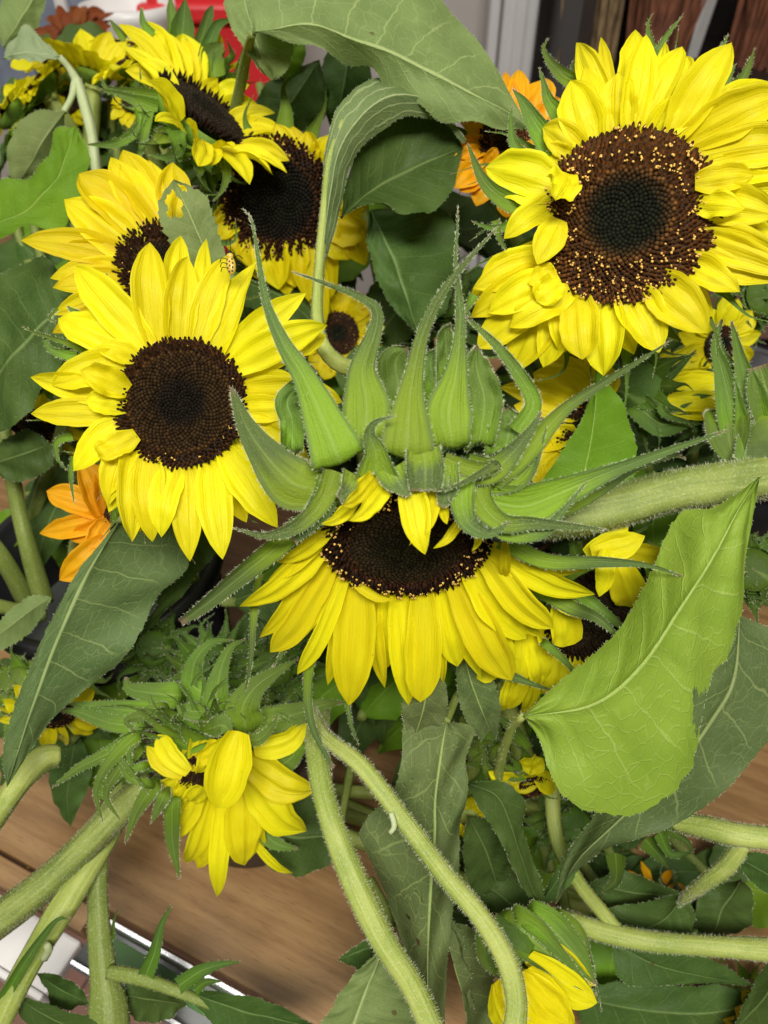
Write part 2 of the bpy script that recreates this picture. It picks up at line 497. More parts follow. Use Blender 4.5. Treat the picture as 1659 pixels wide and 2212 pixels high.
def sheet(name, L, Mi, R, mat, parent=None, nv=11, cup=0., ridge=0., ripple=0., ripf=5., quilt=0., nlat=9, crinkle=0.,
          serr=0., nser=14, rim=0., rag=.012, fuzz=0, hair=0, hairlen=.002, face=None, hole=None, flat_ends=False, smooth_=True, hairw=.0001):
    """blade between a left outline, a midrib and a right outline (arrays of equal length)"""
    n = len(Mi)
    t = np.linspace(0, 1, n)
    vs = np.linspace(-1, 1, nv)
    a = np.abs(vs)
    if serr:
        for E in (L, R):
            out = nrm(E - Mi)
            ph = rng.uniform(0, 1)
            saw = ((t * nser + ph + .15 * np.sin(t * 17 + ph * 9)) % 1.0)
            amp = serr * np.sin(np.pi * np.clip(t, .02, .98)) ** .5 * (.6 + .4 * np.sin(t * 23 + ph * 5))
            E += out * (amp * (saw - .4))[:, None]
    for E in (L, R):
        nz = np.convolve(rng.normal(0, 1, n + 2), [.25, .5, .25], 'valid')
        E += (E - Mi) * (nz * rag * np.sin(np.pi * t) ** .5)[:, None]
    T = np.gradient(Mi, axis=0)
    N = nrm(np.cross(nrm(R - L + 1e-9), nrm(T)))
    fd = (CL - Mi.mean(0)) if face is None else np.asarray(face)
    if (N.mean(0) @ fd) < 0:
        N = -N
    W = np.linalg.norm(R - L, axis=1)
    pos = np.empty((n, nv, 3))
    for j, v in enumerate(vs):
        E = L if v < 0 else R
        pos[:, j] = Mi * (1 - a[j]) + E * a[j]
    U, Vv = np.meshgrid(t, vs, indexing='ij')
    A = np.abs(Vv)
    h = cup * W[:, None] * (A ** 2 - .33)
    if rim:
        h += rim * W[:, None] * np.clip((A - .72) / .28, 0, 1) ** 1.5
        h -= rim * .5 * W[:, None] * np.exp(-((A - .7) / .08) ** 2)
    if ridge:
        p1, p2 = rng.uniform(-.4, .4, 2)
        h += ridge * W[:, None] * (np.cos(Vv * 2.2 * np.pi + p1) * .6 + np.abs(np.cos(Vv * 2.6 * np.pi + p2)) ** .6 * .55) * np.sin(np.pi * np.clip(U, 0, .97)) ** .6
    if ripple:
        p1, p2 = rng.uniform(0, 6.28, 2)
        h += ripple * W.max() * A ** 2 * np.where(Vv < 0, np.sin(U * ripf * 6.28 * .8 + p1), np.sin(U * ripf * 6.28 + p2)) * np.sin(np.pi * np.clip(U, 0, 1)) ** .5
    if quilt:
        ph = (U - .17 * A ** .8) * nlat + .23 * np.sign(Vv)
        h += quilt * W.max() * (np.abs(np.sin(np.pi * ph)) ** .7 - .5) * np.clip(A * 6, 0, 1) * (1 - A ** 3)
        h -= quilt * W.max() * 1.2 * np.exp(-(A / .06) ** 2) * -1
    if crinkle:
        for k in range(7):
            f = rng.uniform(3, 13, 2)
            p = rng.uniform(0, 6.28)
            h += crinkle * W.max() / (1 + .12 * f.sum()) * np.sin(U * f[0] * 2 + Vv * f[1] * rng.choice([-1, 1]) * .6 + p)
    pos += N[:, None, :] * h[:, :, None]
    V = pos.reshape(-1, 3)
    uv = np.stack([U, (Vv + 1) / 2], 2).reshape(-1, 2)
    F = []
    for i in range(n - 1):
        for j in range(nv - 1):
            if hole is not None:
                skip = False
                for (hu, hv, ru, rv) in hole:
                    uu = (t[i] + t[i + 1]) / 2 - hu
                    vv = (vs[j] + vs[j + 1]) / 2 - hv
                    if (uu / ru) ** 2 + (vv / rv) ** 2 < 1 + .35 * math.sin(5 * math.atan2(vv, uu * 3) + hu * 40):
                        skip = True
                if skip:
                    continue
            k = i * nv + j
            F.append((k, k + 1, k + nv + 1, k + nv))
    mi = [0] * len(F)
    mats = [mat]
    if hair:
        hair, hairlen = int(hair * 1.7), hairlen * .75
        e = rng.integers(0, n - 1, hair)
        sd = rng.integers(0, 2, hair)
        f = rng.random((hair, 1))
        b0 = np.where(sd[:, None] == 0, pos[e, 0], pos[e, -1])
        b1 = np.where(sd[:, None] == 0, pos[e + 1, 0], pos[e + 1, -1])
        base = b0 * (1 - f) + b1 * f
        d = nrm(base - Mi[e]) + N[e] * .5
        HV, HF = hairs(base, d, hairlen, hairw)
        if fuzz:
            fi, fj = rng.integers(0, n - 1, fuzz), rng.integers(0, nv - 1, fuzz)
            fb = pos[fi, fj] + (pos[fi + 1, fj] - pos[fi, fj]) * rng.random((fuzz, 1)) + (pos[fi, fj + 1] - pos[fi, fj]) * rng.random((fuzz, 1))
            GV, GF = hairs(fb, N[fi] + T[fi] * 120, .0011, .00005, .4)
            HF += [tuple(x + len(HV) for x in f_) for f_ in GF]
            HV = np.vstack([HV, GV])
        o0 = len(V)
        V = np.vstack([V, HV])
        uv = np.vstack([uv, np.zeros((len(HV), 2))])
        F += [tuple(x + o0 for x in f_) for f_ in HF]
        mi += [1] * len(HF)
        mats.append('hair')
    return mesh_obj(name, V, F, mats, parent, uv=uv, midx=mi)


def leaf_px(L, Mi, R, mat, parent=None, d=.5, nu=70, nv=27, name='leaf', cup=.06, quilt=.012, serr=.002, nser=15, crinkle=.02, ripple=.03, hair=60, hole=None, nlat=9, hairlen=.0018):
    d0 = d
    l, m, r = (spline(PP(q, d0), nu) for q in (L, Mi, R))
    return sheet(name, l, m, r, mat, parent, nv, cup=cup, quilt=quilt, nlat=nlat, serr=serr, nser=nser, crinkle=crinkle, ripple=ripple, hair=hair, hole=hole, hairlen=hairlen)


PROF_PETAL = ([0, .12, .3, .5, .7, .85, .95, 1], [.5, .74, .97, 1, .83, .52, .20, .0])
PROF_ROUND = ([0, .12, .3, .55, .75, .88, .95, 1], [.5, .70, .92, 1, .93, .64, .30, .0])
PROF_BRACT = ([0, .12, .3, .45, .6, .8, 1], [.85, 1, .72, .38, .2, .1, .02])
PROF_LEAF = ([0, .08, .22, .4, .6, .8, 1], [.04, .42, .88, 1, .78, .4, .01])


def blade(name, pts, width, prof, mat, parent, face, nu=18, nv=9, twist=0., side_bend=0., **kw):
    """blade along a 3D centre line; width in metres times a profile, or a list of widths per control point"""
    m = spline(pts, nu)
    t = np.linspace(0, 1, nu)
    if isinstance(width, (list, tuple, np.ndarray)):
        p = np.asarray(pts, float)
        s = np.r_[0, np.cumsum(np.linalg.norm(np.diff(p, axis=0), axis=1))]
        w_ = np.interp(t, s / s[-1], width)
        w_ = np.convolve(np.pad(w_, 1, mode='edge'), [.25, .5, .25], 'valid')
        w_[-1] = width[-1]
    else:
        w_ = width * np.interp(t, *prof)
    T = nrm(np.gradient(m, axis=0))
    f = np.asarray(face, float)
    sd = nrm(np.cross(T, np.broadcast_to(f, T.shape)))
    nn = np.cross(sd, T)
    ang = (twist * t)[:, None]
    sd = sd * np.cos(ang) + nn * np.sin(ang)
    if side_bend:
        m = m + sd * (side_bend * (t ** 2) * np.linalg.norm(m[-1] - m[0]))[:, None]
    return sheet(name, m - sd * w_[:, None] / 2, m.copy(), m + sd * w_[:, None] / 2, mat, parent, nv, face=f, **kw)


def bract_px(path, widths, mat, parent, d=None, hair=70, face=None, cup=.22, name='bract', nu=26, nv=9, twist=0., hairlen=.0022, tuck=0, tuckw=.7, **kw):
    if tuck:
        p0, p1 = path[0], path[1]
        q = tuck / max(1., math.hypot(p1[0] - p0[0], p1[1] - p0[1]))
        path = [(p0[0] - (p1[0] - p0[0]) * q, p0[1] - (p1[1] - p0[1]) * q, (p0[2] if len(p0) > 2 else d) + .012)] + list(path)
        widths = [widths[0] * tuckw] + list(widths)
    pts = PP(path, d)
    ds = [(p[2] if len(p) > 2 else d) for p in path]
    wm = [wv * dd / FPX for wv, dd in zip(widths, ds)]
    fc = (CL - pts.mean(0)) if face is None else face
    kw.setdefault('ridge', .02)
    return blade(name, pts, wm, None, mat, parent, fc, nu, nv, twist, cup=cup, hair=hair, hairlen=hairlen, **kw)


def tube(name, pts, radii, mat, parent=None, nu=40, ns=14, hair=0, hairlen=.003, rib=.075, cap=True, hairw=.00008):
    pts = np.asarray(pts, float)
    if np.isscalar(radii):
        radii = [radii] * len(pts)
    q = spline(np.hstack([pts, np.asarray(radii, float)[:, None]]), nu)
    c, r = q[:, :3], np.maximum(q[:, 3], 1e-4)
    T = nrm(np.gradient(c, axis=0))
    ref = np.array([.31, .17, .93])
    if abs(T.mean(0) @ ref) > .8 * np.linalg.norm(T.mean(0)):
        ref = np.array([.9, .3, -.2])
    A = nrm(np.cross(T, ref))
    B = np.cross(T, A)
    th = np.linspace(0, 2 * np.pi, ns, endpoint=False)
    rr = 1 + rib * np.cos(th * 5 + .7) + rib * .6 * np.cos(th * 3)
    bumps = 1 + rib * .7 * np.sin(np.linspace(0, nu * .23, nu))
    pos = c[:, None] + (A[:, None] * np.cos(th)[None, :, None] + B[:, None] * np.sin(th)[None, :, None]) * (r * bumps)[:, None, None] * rr[None, :, None]
    V = pos.reshape(-1, 3)
    uv = np.stack(np.meshgrid(np.linspace(0, 1, nu), np.abs(np.linspace(-1, 1, ns)), indexing='ij'), 2).reshape(-1, 2)
    F = []
    for i in range(nu - 1):
        for j in range(ns):
            k = i * ns
            F.append((k + j, k + (j + 1) % ns, k + ns + (j + 1) % ns, k + ns + j))
    if cap:
        F.append(tuple(range(ns))[::-1])
        F.append(tuple((nu - 1) * ns + j for j in range(ns)))
    mi = [0] * len(F)
    mats = [mat]
    if hair:
        hair, hairlen = int(hair * 3), hairlen * .68
        i = rng.integers(0, nu, hair)
        j = rng.integers(0, ns, hair)
        base = pos[i, j] + T[i] * rng.uniform(-.006, .006, (hair, 1)) + (pos[i, (j + 1) % ns] - pos[i, j]) * rng.random((hair, 1))
        d = nrm(pos[i, j] - c[i])
        HV, HF = hairs(base, d, hairlen, hairw, .35)
        o0 = len(V)
        V = np.vstack([V, HV])
        uv = np.vstack([uv, np.zeros((len(HV), 2))])
        F += [tuple(x + o0 for x in f_) for f_ in HF]
        mi += [1] * len(HF)
        mats.append('hair')
    return mesh_obj(name, V, F, mats, parent, uv=uv, midx=mi)


def tube_px(path, rpx, mat, parent=None, d=None, **kw):
    ds = [(p[2] if len(p) > 2 else d) for p in path]
    if np.isscalar(rpx):
        rpx = [rpx] * len(path)
    return tube(kw.pop('name', 'stem'), PP(path, d), [a * b / FPX for a, b in zip(rpx, ds)], mat, parent, **kw)


def lathe(name, c, n, prof, mat, parent=None, ns=40, loc=None):
    """prof: list of (radius, height along n)"""
    n = nrm(n)
    ref = np.array([0, 0, 1.]) if abs(n[2]) < .9 else np.array([1., 0, 0])
    e1 = nrm(np.cross(n, ref))
    e2 = np.cross(n, e1)
    th = np.linspace(0, 2 * np.pi, ns, endpoint=False)
    V, F = [], []
    for r, h in prof:
        V.append(c + n * h + (np.outer(np.cos(th), e1) + np.outer(np.sin(th), e2)) * max(r, 1e-5))
    V = np.vstack(V)
    for i in range(len(prof) - 1):
        for j in range(ns):
            F.append((i * ns + j, i * ns + (j + 1) % ns, (i + 1) * ns + (j + 1) % ns, (i + 1) * ns + j))
    uv = np.stack(np.meshgrid(np.linspace(0, 1, len(prof)), np.linspace(0, 1, ns), indexing='ij'), 2).reshape(-1, 2)
    return mesh_obj(name, V, F, [mat], parent, uv=uv, loc=loc)


def boxm(name, o, ex, ey, ez, mat, parent=None, bev=.001, uvs=True):
    """box from corner o with edge vectors ex, ey, ez; slightly chamfered"""
    o, ex, ey, ez = (np.asarray(q, float) for q in (o, ex, ey, ez))
    l = [np.linalg.norm(q) for q in (ex, ey, ez)]
    ax = [ex / l[0], ey / l[1], ez / l[2]]
    import bmesh
    bm = bmesh.new()
    vs = []
    for k in (0, 1):
        for j in (0, 1):
            for i in (0, 1):
                vs.append(bm.verts.new((o + ex * i + ey * j + ez * k).tolist()))
    for f in ((0, 2, 3, 1), (4, 5, 7, 6), (0, 1, 5, 4), (2, 6, 7, 3), (0, 4, 6, 2), (1, 3, 7, 5)):
        bm.faces.new([vs[q] for q in f])
    bmesh.ops.recalc_face_normals(bm, faces=bm.faces)
    if bev:
        bmesh.ops.bevel(bm, geom=list(bm.edges), offset=bev, segments=2, affect='EDGES', profile=.5)
    bm.verts.index_update()
    V = np.array([v.co[:] for v in bm.verts])
    F = [tuple(v.index for v in f.verts) for f in bm.faces]
    bm.free()
    uv = np.stack([(V - o) @ ax[0], (V - o) @ ax[1]], 1)
    return mesh_obj(name, V, F, [mat], parent, uv=uv, sm=False)


# ---------------------------------------------------------------- setting
TZ = 0.0
pA, pB = onz(0, 1834, TZ), onz(565, 2149, TZ)
ed = nrm(pB - pA)                                  # along the front edge of the table
inn = np.array([-ed[1], ed[0], 0])                 # towards the table's inside
if inn @ (onz(1500, 1700, 0) - pA) < 0:
    inn = -inn
up = np.array([0, 0, 1.])
FLOOR = -.72
f0 = np.array([-4, -3, FLOOR])
ground = boxm('floor', f0 + np.array([0, 0, -.05]), (8, 0, 0), (0, 8, 0), (0, 0, .045), 'grout', bev=0)
ground['kind'] = 'structure'
# floor tiles: the few that show beyond the table edge
tc = onz(150, 2100, FLOOR)
tile0 = None
for i in range(-3, 4):
    for j in range(-3, 3):
        oo = tc + ed * (i * .305 + .04) - inn * (j * .305 - .1)
        oo[2] = FLOOR - .006
        boxm('tile', oo, ed * .3, -inn * .3, up * .012, 'tile', ground, bev=.002)
table = thing('display_table', np.array([pA[0], pA[1] + .3, FLOOR]), 'oak board display table carrying the flower buckets', 'table')
cs = float((onz(215, 1950, 0) - pA) @ ed)
off = -.024
for k, wd in enumerate((.020, .70, .40)):
    oo = pA - ed * 1.3 + inn * off - up * .03
    boxm('plank', oo, ed * (3.0 if k else 1.3 + cs), inn * wd, up * .03, 'wood', table, bev=.0015)
    off += wd + .004
boxm('apron', pA - ed * 1.3 + inn * .02 - up * .16, ed * 3.0, inn * .02, up * .128, 'skirt', table)
for s, q in ((-.9, .1), (1.3, .1), (-.9, .85), (1.3, .85)):
    boxm('leg', np.r_[(pA + ed * s + inn * q)[:2], FLOOR], ed * .06, inn * .06, up * (-.03 - FLOOR), 'skirt', table, bev=.003)
# white rail and steel channel that run along the table's edge
rail = thing('white_rail', pA - inn * .05 - up * .1, 'white metal rail along the front edge of the wooden table', 'rail')
boxm('bar', pA - ed * 1.3 - inn * .072 - up * .03, ed * (1.3 + cs), inn * .044, up * .016, 'white_metal', rail, bev=.003)
boxm('lip', pA - ed * 1.3 - inn * .078 - up * .055, ed * (1.3 + cs), inn * .006, up * .045, 'white_metal', rail, bev=.002)
c0 = pA + ed * (cs + .004)
ch = thing('steel_channel', c0 - up * .02, 'brushed steel channel with dark insert beside the wooden table edge', 'channel')
boxm('inner_bar', c0 - inn * .010 - up * .020, ed * .9, inn * .007, up * .014, 'silver', ch, bev=.002)
boxm('outer_bar', c0 - inn * .048 - up * .020, ed * .9, inn * .007, up * .014, 'silver', ch, bev=.002)
boxm('insert', c0 - inn * .0412 - up * .018, ed * .9, inn * .031, up * .004, 'glass_dark', ch, bev=.0005)
gc = boxm('band', c0 + ed * .008 - inn * .030 - up * .0138, ed * .13, inn * .016, up * .001, 'green_band', ch, bev=.0004)  # green band lying on the dark insert
gc['label'] = 'green card in the channel'

# back wall and what stands before it
YB = 1.55
wall = boxm('wall', (-2.5, YB + .12, FLOOR), (5, 0, 0), (0, .1, 0), (0, 0, 2.6), 'wall', bev=0)
wall['kind'] = 'structure'


def at_y(x, y, Y):
    r = ray(x, y)
    return CL + r * (Y / r[1])


c1, c2 = at_y(1085, 60, YB), at_y(1160, 60, YB)
post = thing('white_post', (c1[0], YB, FLOOR), 'white door post on the grey wall beside the dark cabinet', 'post')
boxm('face', (c1[0], YB, FLOOR), (c2[0] - c1[0], 0, 0), (0, .05, 0), (0, 0, 2.3), 'trim', post, bev=.006)
boxm('bead', (c1[0] - .022, YB + .02, FLOOR), (.02, 0, 0), (0, .04, 0), (0, 0, 2.3), 'trim', post, bev=.006)
boxm('groove_strip', (c1[0] + .02, YB - .006, FLOOR), (.02, 0, 0), (0, .008, 0), (0, 0, 2.3), 'trim', post, bev=.002)
x0 = c2[0] + .02
cab = thing('dark_cabinet', (x0, YB, FLOOR), 'dark shelf unit holding dried stems behind the flowers', 'cabinet')
boxm('back', (x0, YB + .09, FLOOR), (1.5, 0, 0), (0, .02, 0), (0, 0, 2.2), 'cabinet', cab)
boxm('side', (x0, YB - .25, FLOOR), (.02, 0, 0), (0, .34, 0), (0, 0, 2.2), 'cabinet', cab)
zsh = at_y(1500, 165, YB - .2)[2]
boxm('shelf', (x0 + .021, YB - .24, zsh - .02), (1.45, 0, 0), (0, .33, 0), (0, 0, .02), 'cabinet', cab)
boxm('shelf', (x0 + .021, YB - .24, zsh - .48), (1.45, 0, 0), (0, .33, 0), (0, 0, .02), 'cabinet', cab)
bx_ = at_y(1500, 240, YB - .24)
boxm('drawer_front', (bx_[0], YB - .27, zsh - .44), (.8, 0, 0), (0, .02, 0), (0, 0, .37), 'skirt', cab)
# dried bunches in the cabinet
for (bx, wd, mt, lab, ct) in ((1270, 70, 'straw', 'bunch of pale straw stems standing in the dark shelf unit', 'dried bunch'), (1395, 80, 'copper', 'bunch of coppery dried blooms in the dark shelf unit', 'dried bunch'),
                         (1610, 60, 'copper', 'reddish brown dried bunch at the end of the dark shelf', 'dried bunch')):
    pb_ = at_y(bx, 160, YB - .12)
    bun = thing('dried_bunch', (pb_[0], YB - .12, zsh), lab, ct)
    wm = wd * 1.6 / FPX
    Vh, Fh = [], []
    for k in range(150):
        b = np.array([pb_[0] + rng.normal(0, wm * .25), YB - .12 + rng.normal(0, .02), zsh])
        e = b + np.array([rng.normal(0, wm * .35), rng.normal(0, .03), rng.uniform(.2, .4)])
        q = len(Vh)
        Vh += [b + (-.002, 0, 0), b + (.002, 0, 0), e + (.003, 0, 0), e + (-.003, 0, 0)]
        Fh.append((q, q + 1, q + 2, q + 3))
    s_ = mesh_obj('straw', np.array(Vh), Fh, [mt], bun)
    s_['kind'] = 'stuff'
# a pale strip (paper) leaning in the cabinet
pq = at_y(1530, 90, YB - .1)
pap = mesh_obj('paper_sleeve', np.array([[pq[0] - .03, YB - .1, zsh], [pq[0] - .005, YB - .08, zsh], [pq[0] + .05, YB - .04, zsh + .4], [pq[0] + .0, YB - .06, zsh + .4],
                                         [pq[0] - .028, YB - .097, zsh], [pq[0] - .003, YB - .077, zsh], [pq[0] + .052, YB - .037, zsh + .4], [pq[0] + .002, YB - .057, zsh + .4]]),
               [(0, 1, 2, 3), (7, 6, 5, 4), (0, 4, 5, 1), (1, 5, 6, 2), (2, 6, 7, 3), (3, 7, 4, 0)], ['white_metal'], sm=False)
tag(pap, 'pale paper sleeve leaning among the dried bunches', 'paper')
# red crate, white bucket and blue grey bag at the back left
q1, q2 = at_y(325, 70, 1.25), at_y(600, 70, 1.25)
zt = at_y(450, -30, 1.25)[2]
cr = thing('red_crate', (q1[0], 1.25, TZ), 'red plastic crate standing behind the yellow flowers', 'crate')
boxm('body', (q1[0], 1.25, TZ), (q2[0] - q1[0], 0, 0), (0, .25, 0), (0, 0, zt - TZ + .1), 'red_plastic', cr, bev=.008)
zr = at_y(450, 28, 1.25)[2]
boxm('rim', (q1[0] - .012, 1.238, zr - .012), (q2[0] - q1[0] + .024, 0, 0), (0, .26, 0), (0, 0, .024), 'red_plastic', cr, bev=.006)
boxm('rib', (q1[0] + .08, 1.242, TZ), (.02, 0, 0), (0, .01, 0), (0, 0, zr - .02), 'red_plastic', cr, bev=.002)
q3 = at_y(285, 60, 1.2)
wb = lathe('white_pail', np.array([q3[0], 1.2, TZ]), up, [(.0, 0), (.055, 0), (.058, .2), (.06, .48), (.064, .485), (.064, .5), (.058, .5), (.056, .1), (0, .1)], 'white_metal')
tag(wb, 'tall white pail between the rust bloom and red crate', 'pail')
q4, q5 = at_y(-60, 40, 1.35), at_y(250, 40, 1.35)
bg = thing('grey_tote', (q4[0], 1.35, TZ), 'blue grey tote bag behind the small yellow flowers', 'bag')
boxm('body', (q4[0], 1.35, TZ), (q5[0] - q4[0], 0, 0), (0, .2, 0), (0, 0, .62), 'blue_grey', bg, bev=.02)
for k in range(3):
    boxm('fold', (q4[0] + .06 + k * .075, 1.335, .05), (.02, 0, 0), (0, .02, 0), (0, 0, .5), 'blue_grey' if k != 1 else 'white_metal', bg, bev=.008)


# buckets
def bucket(c, r0, r1, h, mat, label):
    t = 0.004
    b = thing('flower_bucket', c, label, 'bucket', 'flower buckets on the table')
    lathe('body', np.array(c), up, [(0, .001), (r0 * .96, .001), (r0, .004), (r1, h), (r1 - t, h), (r0 - t, .01), (0, .01)], mat, b, 56)
    lathe('rim', np.array(c), up, [(r1 - t, h - .012), (r1 + .006, h - .012), (r1 + .008, h - .006), (r1 + .008, h + .003), (r1 + .004, h + .006), (r1 - t, h + .006), (r1 - t, h - .012)], mat, b, 56)
    lathe('water', np.array(c) + up * h * .6, up, [(0, 0), (r0 - t + (r1 - r0) * .6 - .002, 0)], 'glass_dark', b, 40)
    return b


bl_ = onz(150, 1660, 0)
BK1 = np.array([-.25, .44, 0])
b2_ = onz(440, 1893, 0)
BK2 = np.array([-.125, .325, 0])
b3_ = onz(900, 1500, 0)
BK3 = np.array([b3_[0] + .02, b3_[1] + .12, 0])
b4_ = onz(1450, 1250, 0)
BK4 = np.array([b4_[0], b4_[1] + .05, 0])
bucket(BK1, .094, .100, .22, 'bucket_black', 'black plastic bucket with its rim showing beside the orange bloom')
bucket(BK2, .068, .071, .13, 'bucket_brown', 'taupe brown bucket under the ragged drooping sunflower')
bucket(BK3, .11, .135, .23, 'bucket_black', 'black bucket hidden under the nodding sunflower')
bucket(BK4, .11, .135, .23, 'bucket_black', 'black bucket hidden under the big sunflower by the cabinet')


# ---------------------------------------------------------------- sunflowers
class Fl:
    pass


def flower(label, cx, cy, d, n, r, foot=None, cat='sunflower', group='cut sunflowers in the buckets', name='sunflower'):
    f = Fl()
    f.c = P(cx, cy, d)
    f.d = d
    f.n = cdir(n)
    f.r = r * d / FPX
    f.px = (cx, cy)
    ref = cdir((0, 1, 0)) if abs(f.n @ cdir((0, 1, 0))) < .9 else cdir((1, 0, 0))
    f.e1 = nrm(np.cross(ref, f.n))
    f.e2 = np.cross(f.n, f.e1)
    f.o = thing(name, f.c - f.n * f.r * .3, label, cat, group)
    f.k = 0
    return f


def plane_d(f, x, y, lim=1.6):
    rr = ray(x, y)
    den = rr @ f.n
    dd = ((f.c - CL) @ f.n) / den if abs(den) > .05 else f.d
    return float(np.clip(dd, f.d - lim * f.r, f.d + lim * f.r))


def petal(f, bx, by, tx, ty, wpx, dd=None, mat='petal', arch=None, behind=0., twist=None, prof=None, curl=0., cup=None, lift=0., ruf=None):
    """petal from a base on the disc rim to a tip"""
    f.k += 1
    db = plane_d(f, bx, by) + behind - lift + (f.k % 3 - 1) * .0008
    dt = (plane_d(f, tx, ty, 2.6) if dd is None else plane_d(f, bx, by) + dd) + behind * 1.6 - lift * 1.5 + (f.k % 4 - 1.5) * .0022
    b, t = P(bx, by, db), P(tx, ty, dt)
    ln = np.linalg.norm(t - b)
    fc = f.n * .6 + nrm(CL - (b + t) / 2) * .6
    ar = rng.uniform(.04, .14) if arch is None else arch
    q = b + (t - b) * .5 + f.n * ar * ln
    q2 = b + (t - b) * .8 + f.n * (ar * .65 + curl) * ln
    b2 = b - (t - b) / ln * .004 - f.n * .002
    tw = rng.normal(0, .35) if twist is None else twist
    pr = prof or (PROF_PETAL if rng.random() < .85 else PROF_ROUND)
    return blade('petal', [b2, q, q2, t], wpx * getattr(f, 'ws', 1.14) * f.d / FPX, pr, mat, f.o, fc, nu=20, nv=17, twist=tw, side_bend=rng.normal(0, .03),
                 cup=rng.uniform(.02, .22) if cup is None else cup, rag=.045, ridge=.085, ripple=rng.uniform(.01, .05) if ruf is None else ruf, ripf=rng.uniform(1.2, 2.6), crinkle=.012)


def ring_petals(f, n, length, wpx, a0=0, a1=360, mat='petal', droop=0., behind=0., jl=.15, flare=0.):
    """petals set round the rim; length in disc radii"""
    for i in range(n):
        a = math.radians(a0 + (a1 - a0) * (i + rng.uniform(.2, .8)) / n)
        rd = f.e1 * math.cos(a) + f.e2 * math.sin(a)
        b = f.c + rd * f.r * .95 - f.n * (.003 + behind)
        L_ = f.r * length * rng.uniform(1 - jl, 1 + jl)
        dr = droop + rng.normal(0, .12)
        t = b + rd * L_ * math.cos(dr) + f.n * L_ * math.sin(dr + flare) - f.n * behind
        m1 = b + (t - b) * .5 + f.n * L_ * rng.uniform(.03, .13)
        f.k += 1
        blade('petal', [b, m1, t], wpx * f.d / FPX * rng.uniform(.8, 1.15), PROF_PETAL if rng.random() < .7 else PROF_ROUND, mat, f.o, f.n, nu=16, nv=9, twist=rng.normal(0, .4),
              side_bend=rng.normal(0, .06), cup=rng.uniform(.02, .25), ridge=.045, ripple=rng.uniform(.01, .07), ripf=rng.uniform(1, 2.5), crinkle=.015)


def ring_bracts(f, n, length, wpx, a0=0, a1=360, mat='bract_mid', out=.35, back=.25, hair=30, curl=.5, r0=.75, r1=1.0):
    for i in range(n):
        a = math.radians(a0 + (a1 - a0) * (i + rng.uniform(.2, .8)) / n)
        rd = f.e1 * math.cos(a) + f.e2 * math.sin(a)
        tg = -f.e1 * math.sin(a) + f.e2 * math.cos(a)
        L_ = f.r * length * rng.uniform(.75, 1.2)
        b = f.c + rd * f.r * rng.uniform(r0, r1) - f.n * (.008 + f.r * back * rng.uniform(.5, 1.2))
        o1 = rd * math.cos(out) - f.n * math.sin(out) * rng.uniform(-.2, 1.2)
        c_ = rng.uniform(-.3, 1) * curl
        pts = [b, b + o1 * L_ * .35, b + o1 * L_ * .68 + f.n * L_ * .16 * c_ + tg * L_ * .06 * rng.normal(), b + o1 * L_ * .92 + f.n * L_ * .48 * c_ + tg * L_ * .16 * rng.normal()]
        blade('bract', pts, wpx * f.d / FPX * rng.uniform(.8, 1.2), PROF_BRACT, mat, f.o, f.n, nu=18, nv=7, twist=rng.normal(0, .3), cup=rng.uniform(.1, .3), ridge=.02, hair=hair, hairlen=.0018)


def receptacle(f, depth=.5, mat='bract_mid', rs=1.0):
    r = f.r * rs
    return lathe('receptacle', f.c - f.n * .004, -f.n, [(r * .93, 0), (r * .98, r * .08), (r * .9, r * .2 * depth * 2), (r * .62, r * .38 * depth * 2), (r * .3, r * .5 * depth * 2), (r * .16, r * .6 * depth * 2)], mat, f.o, 32)


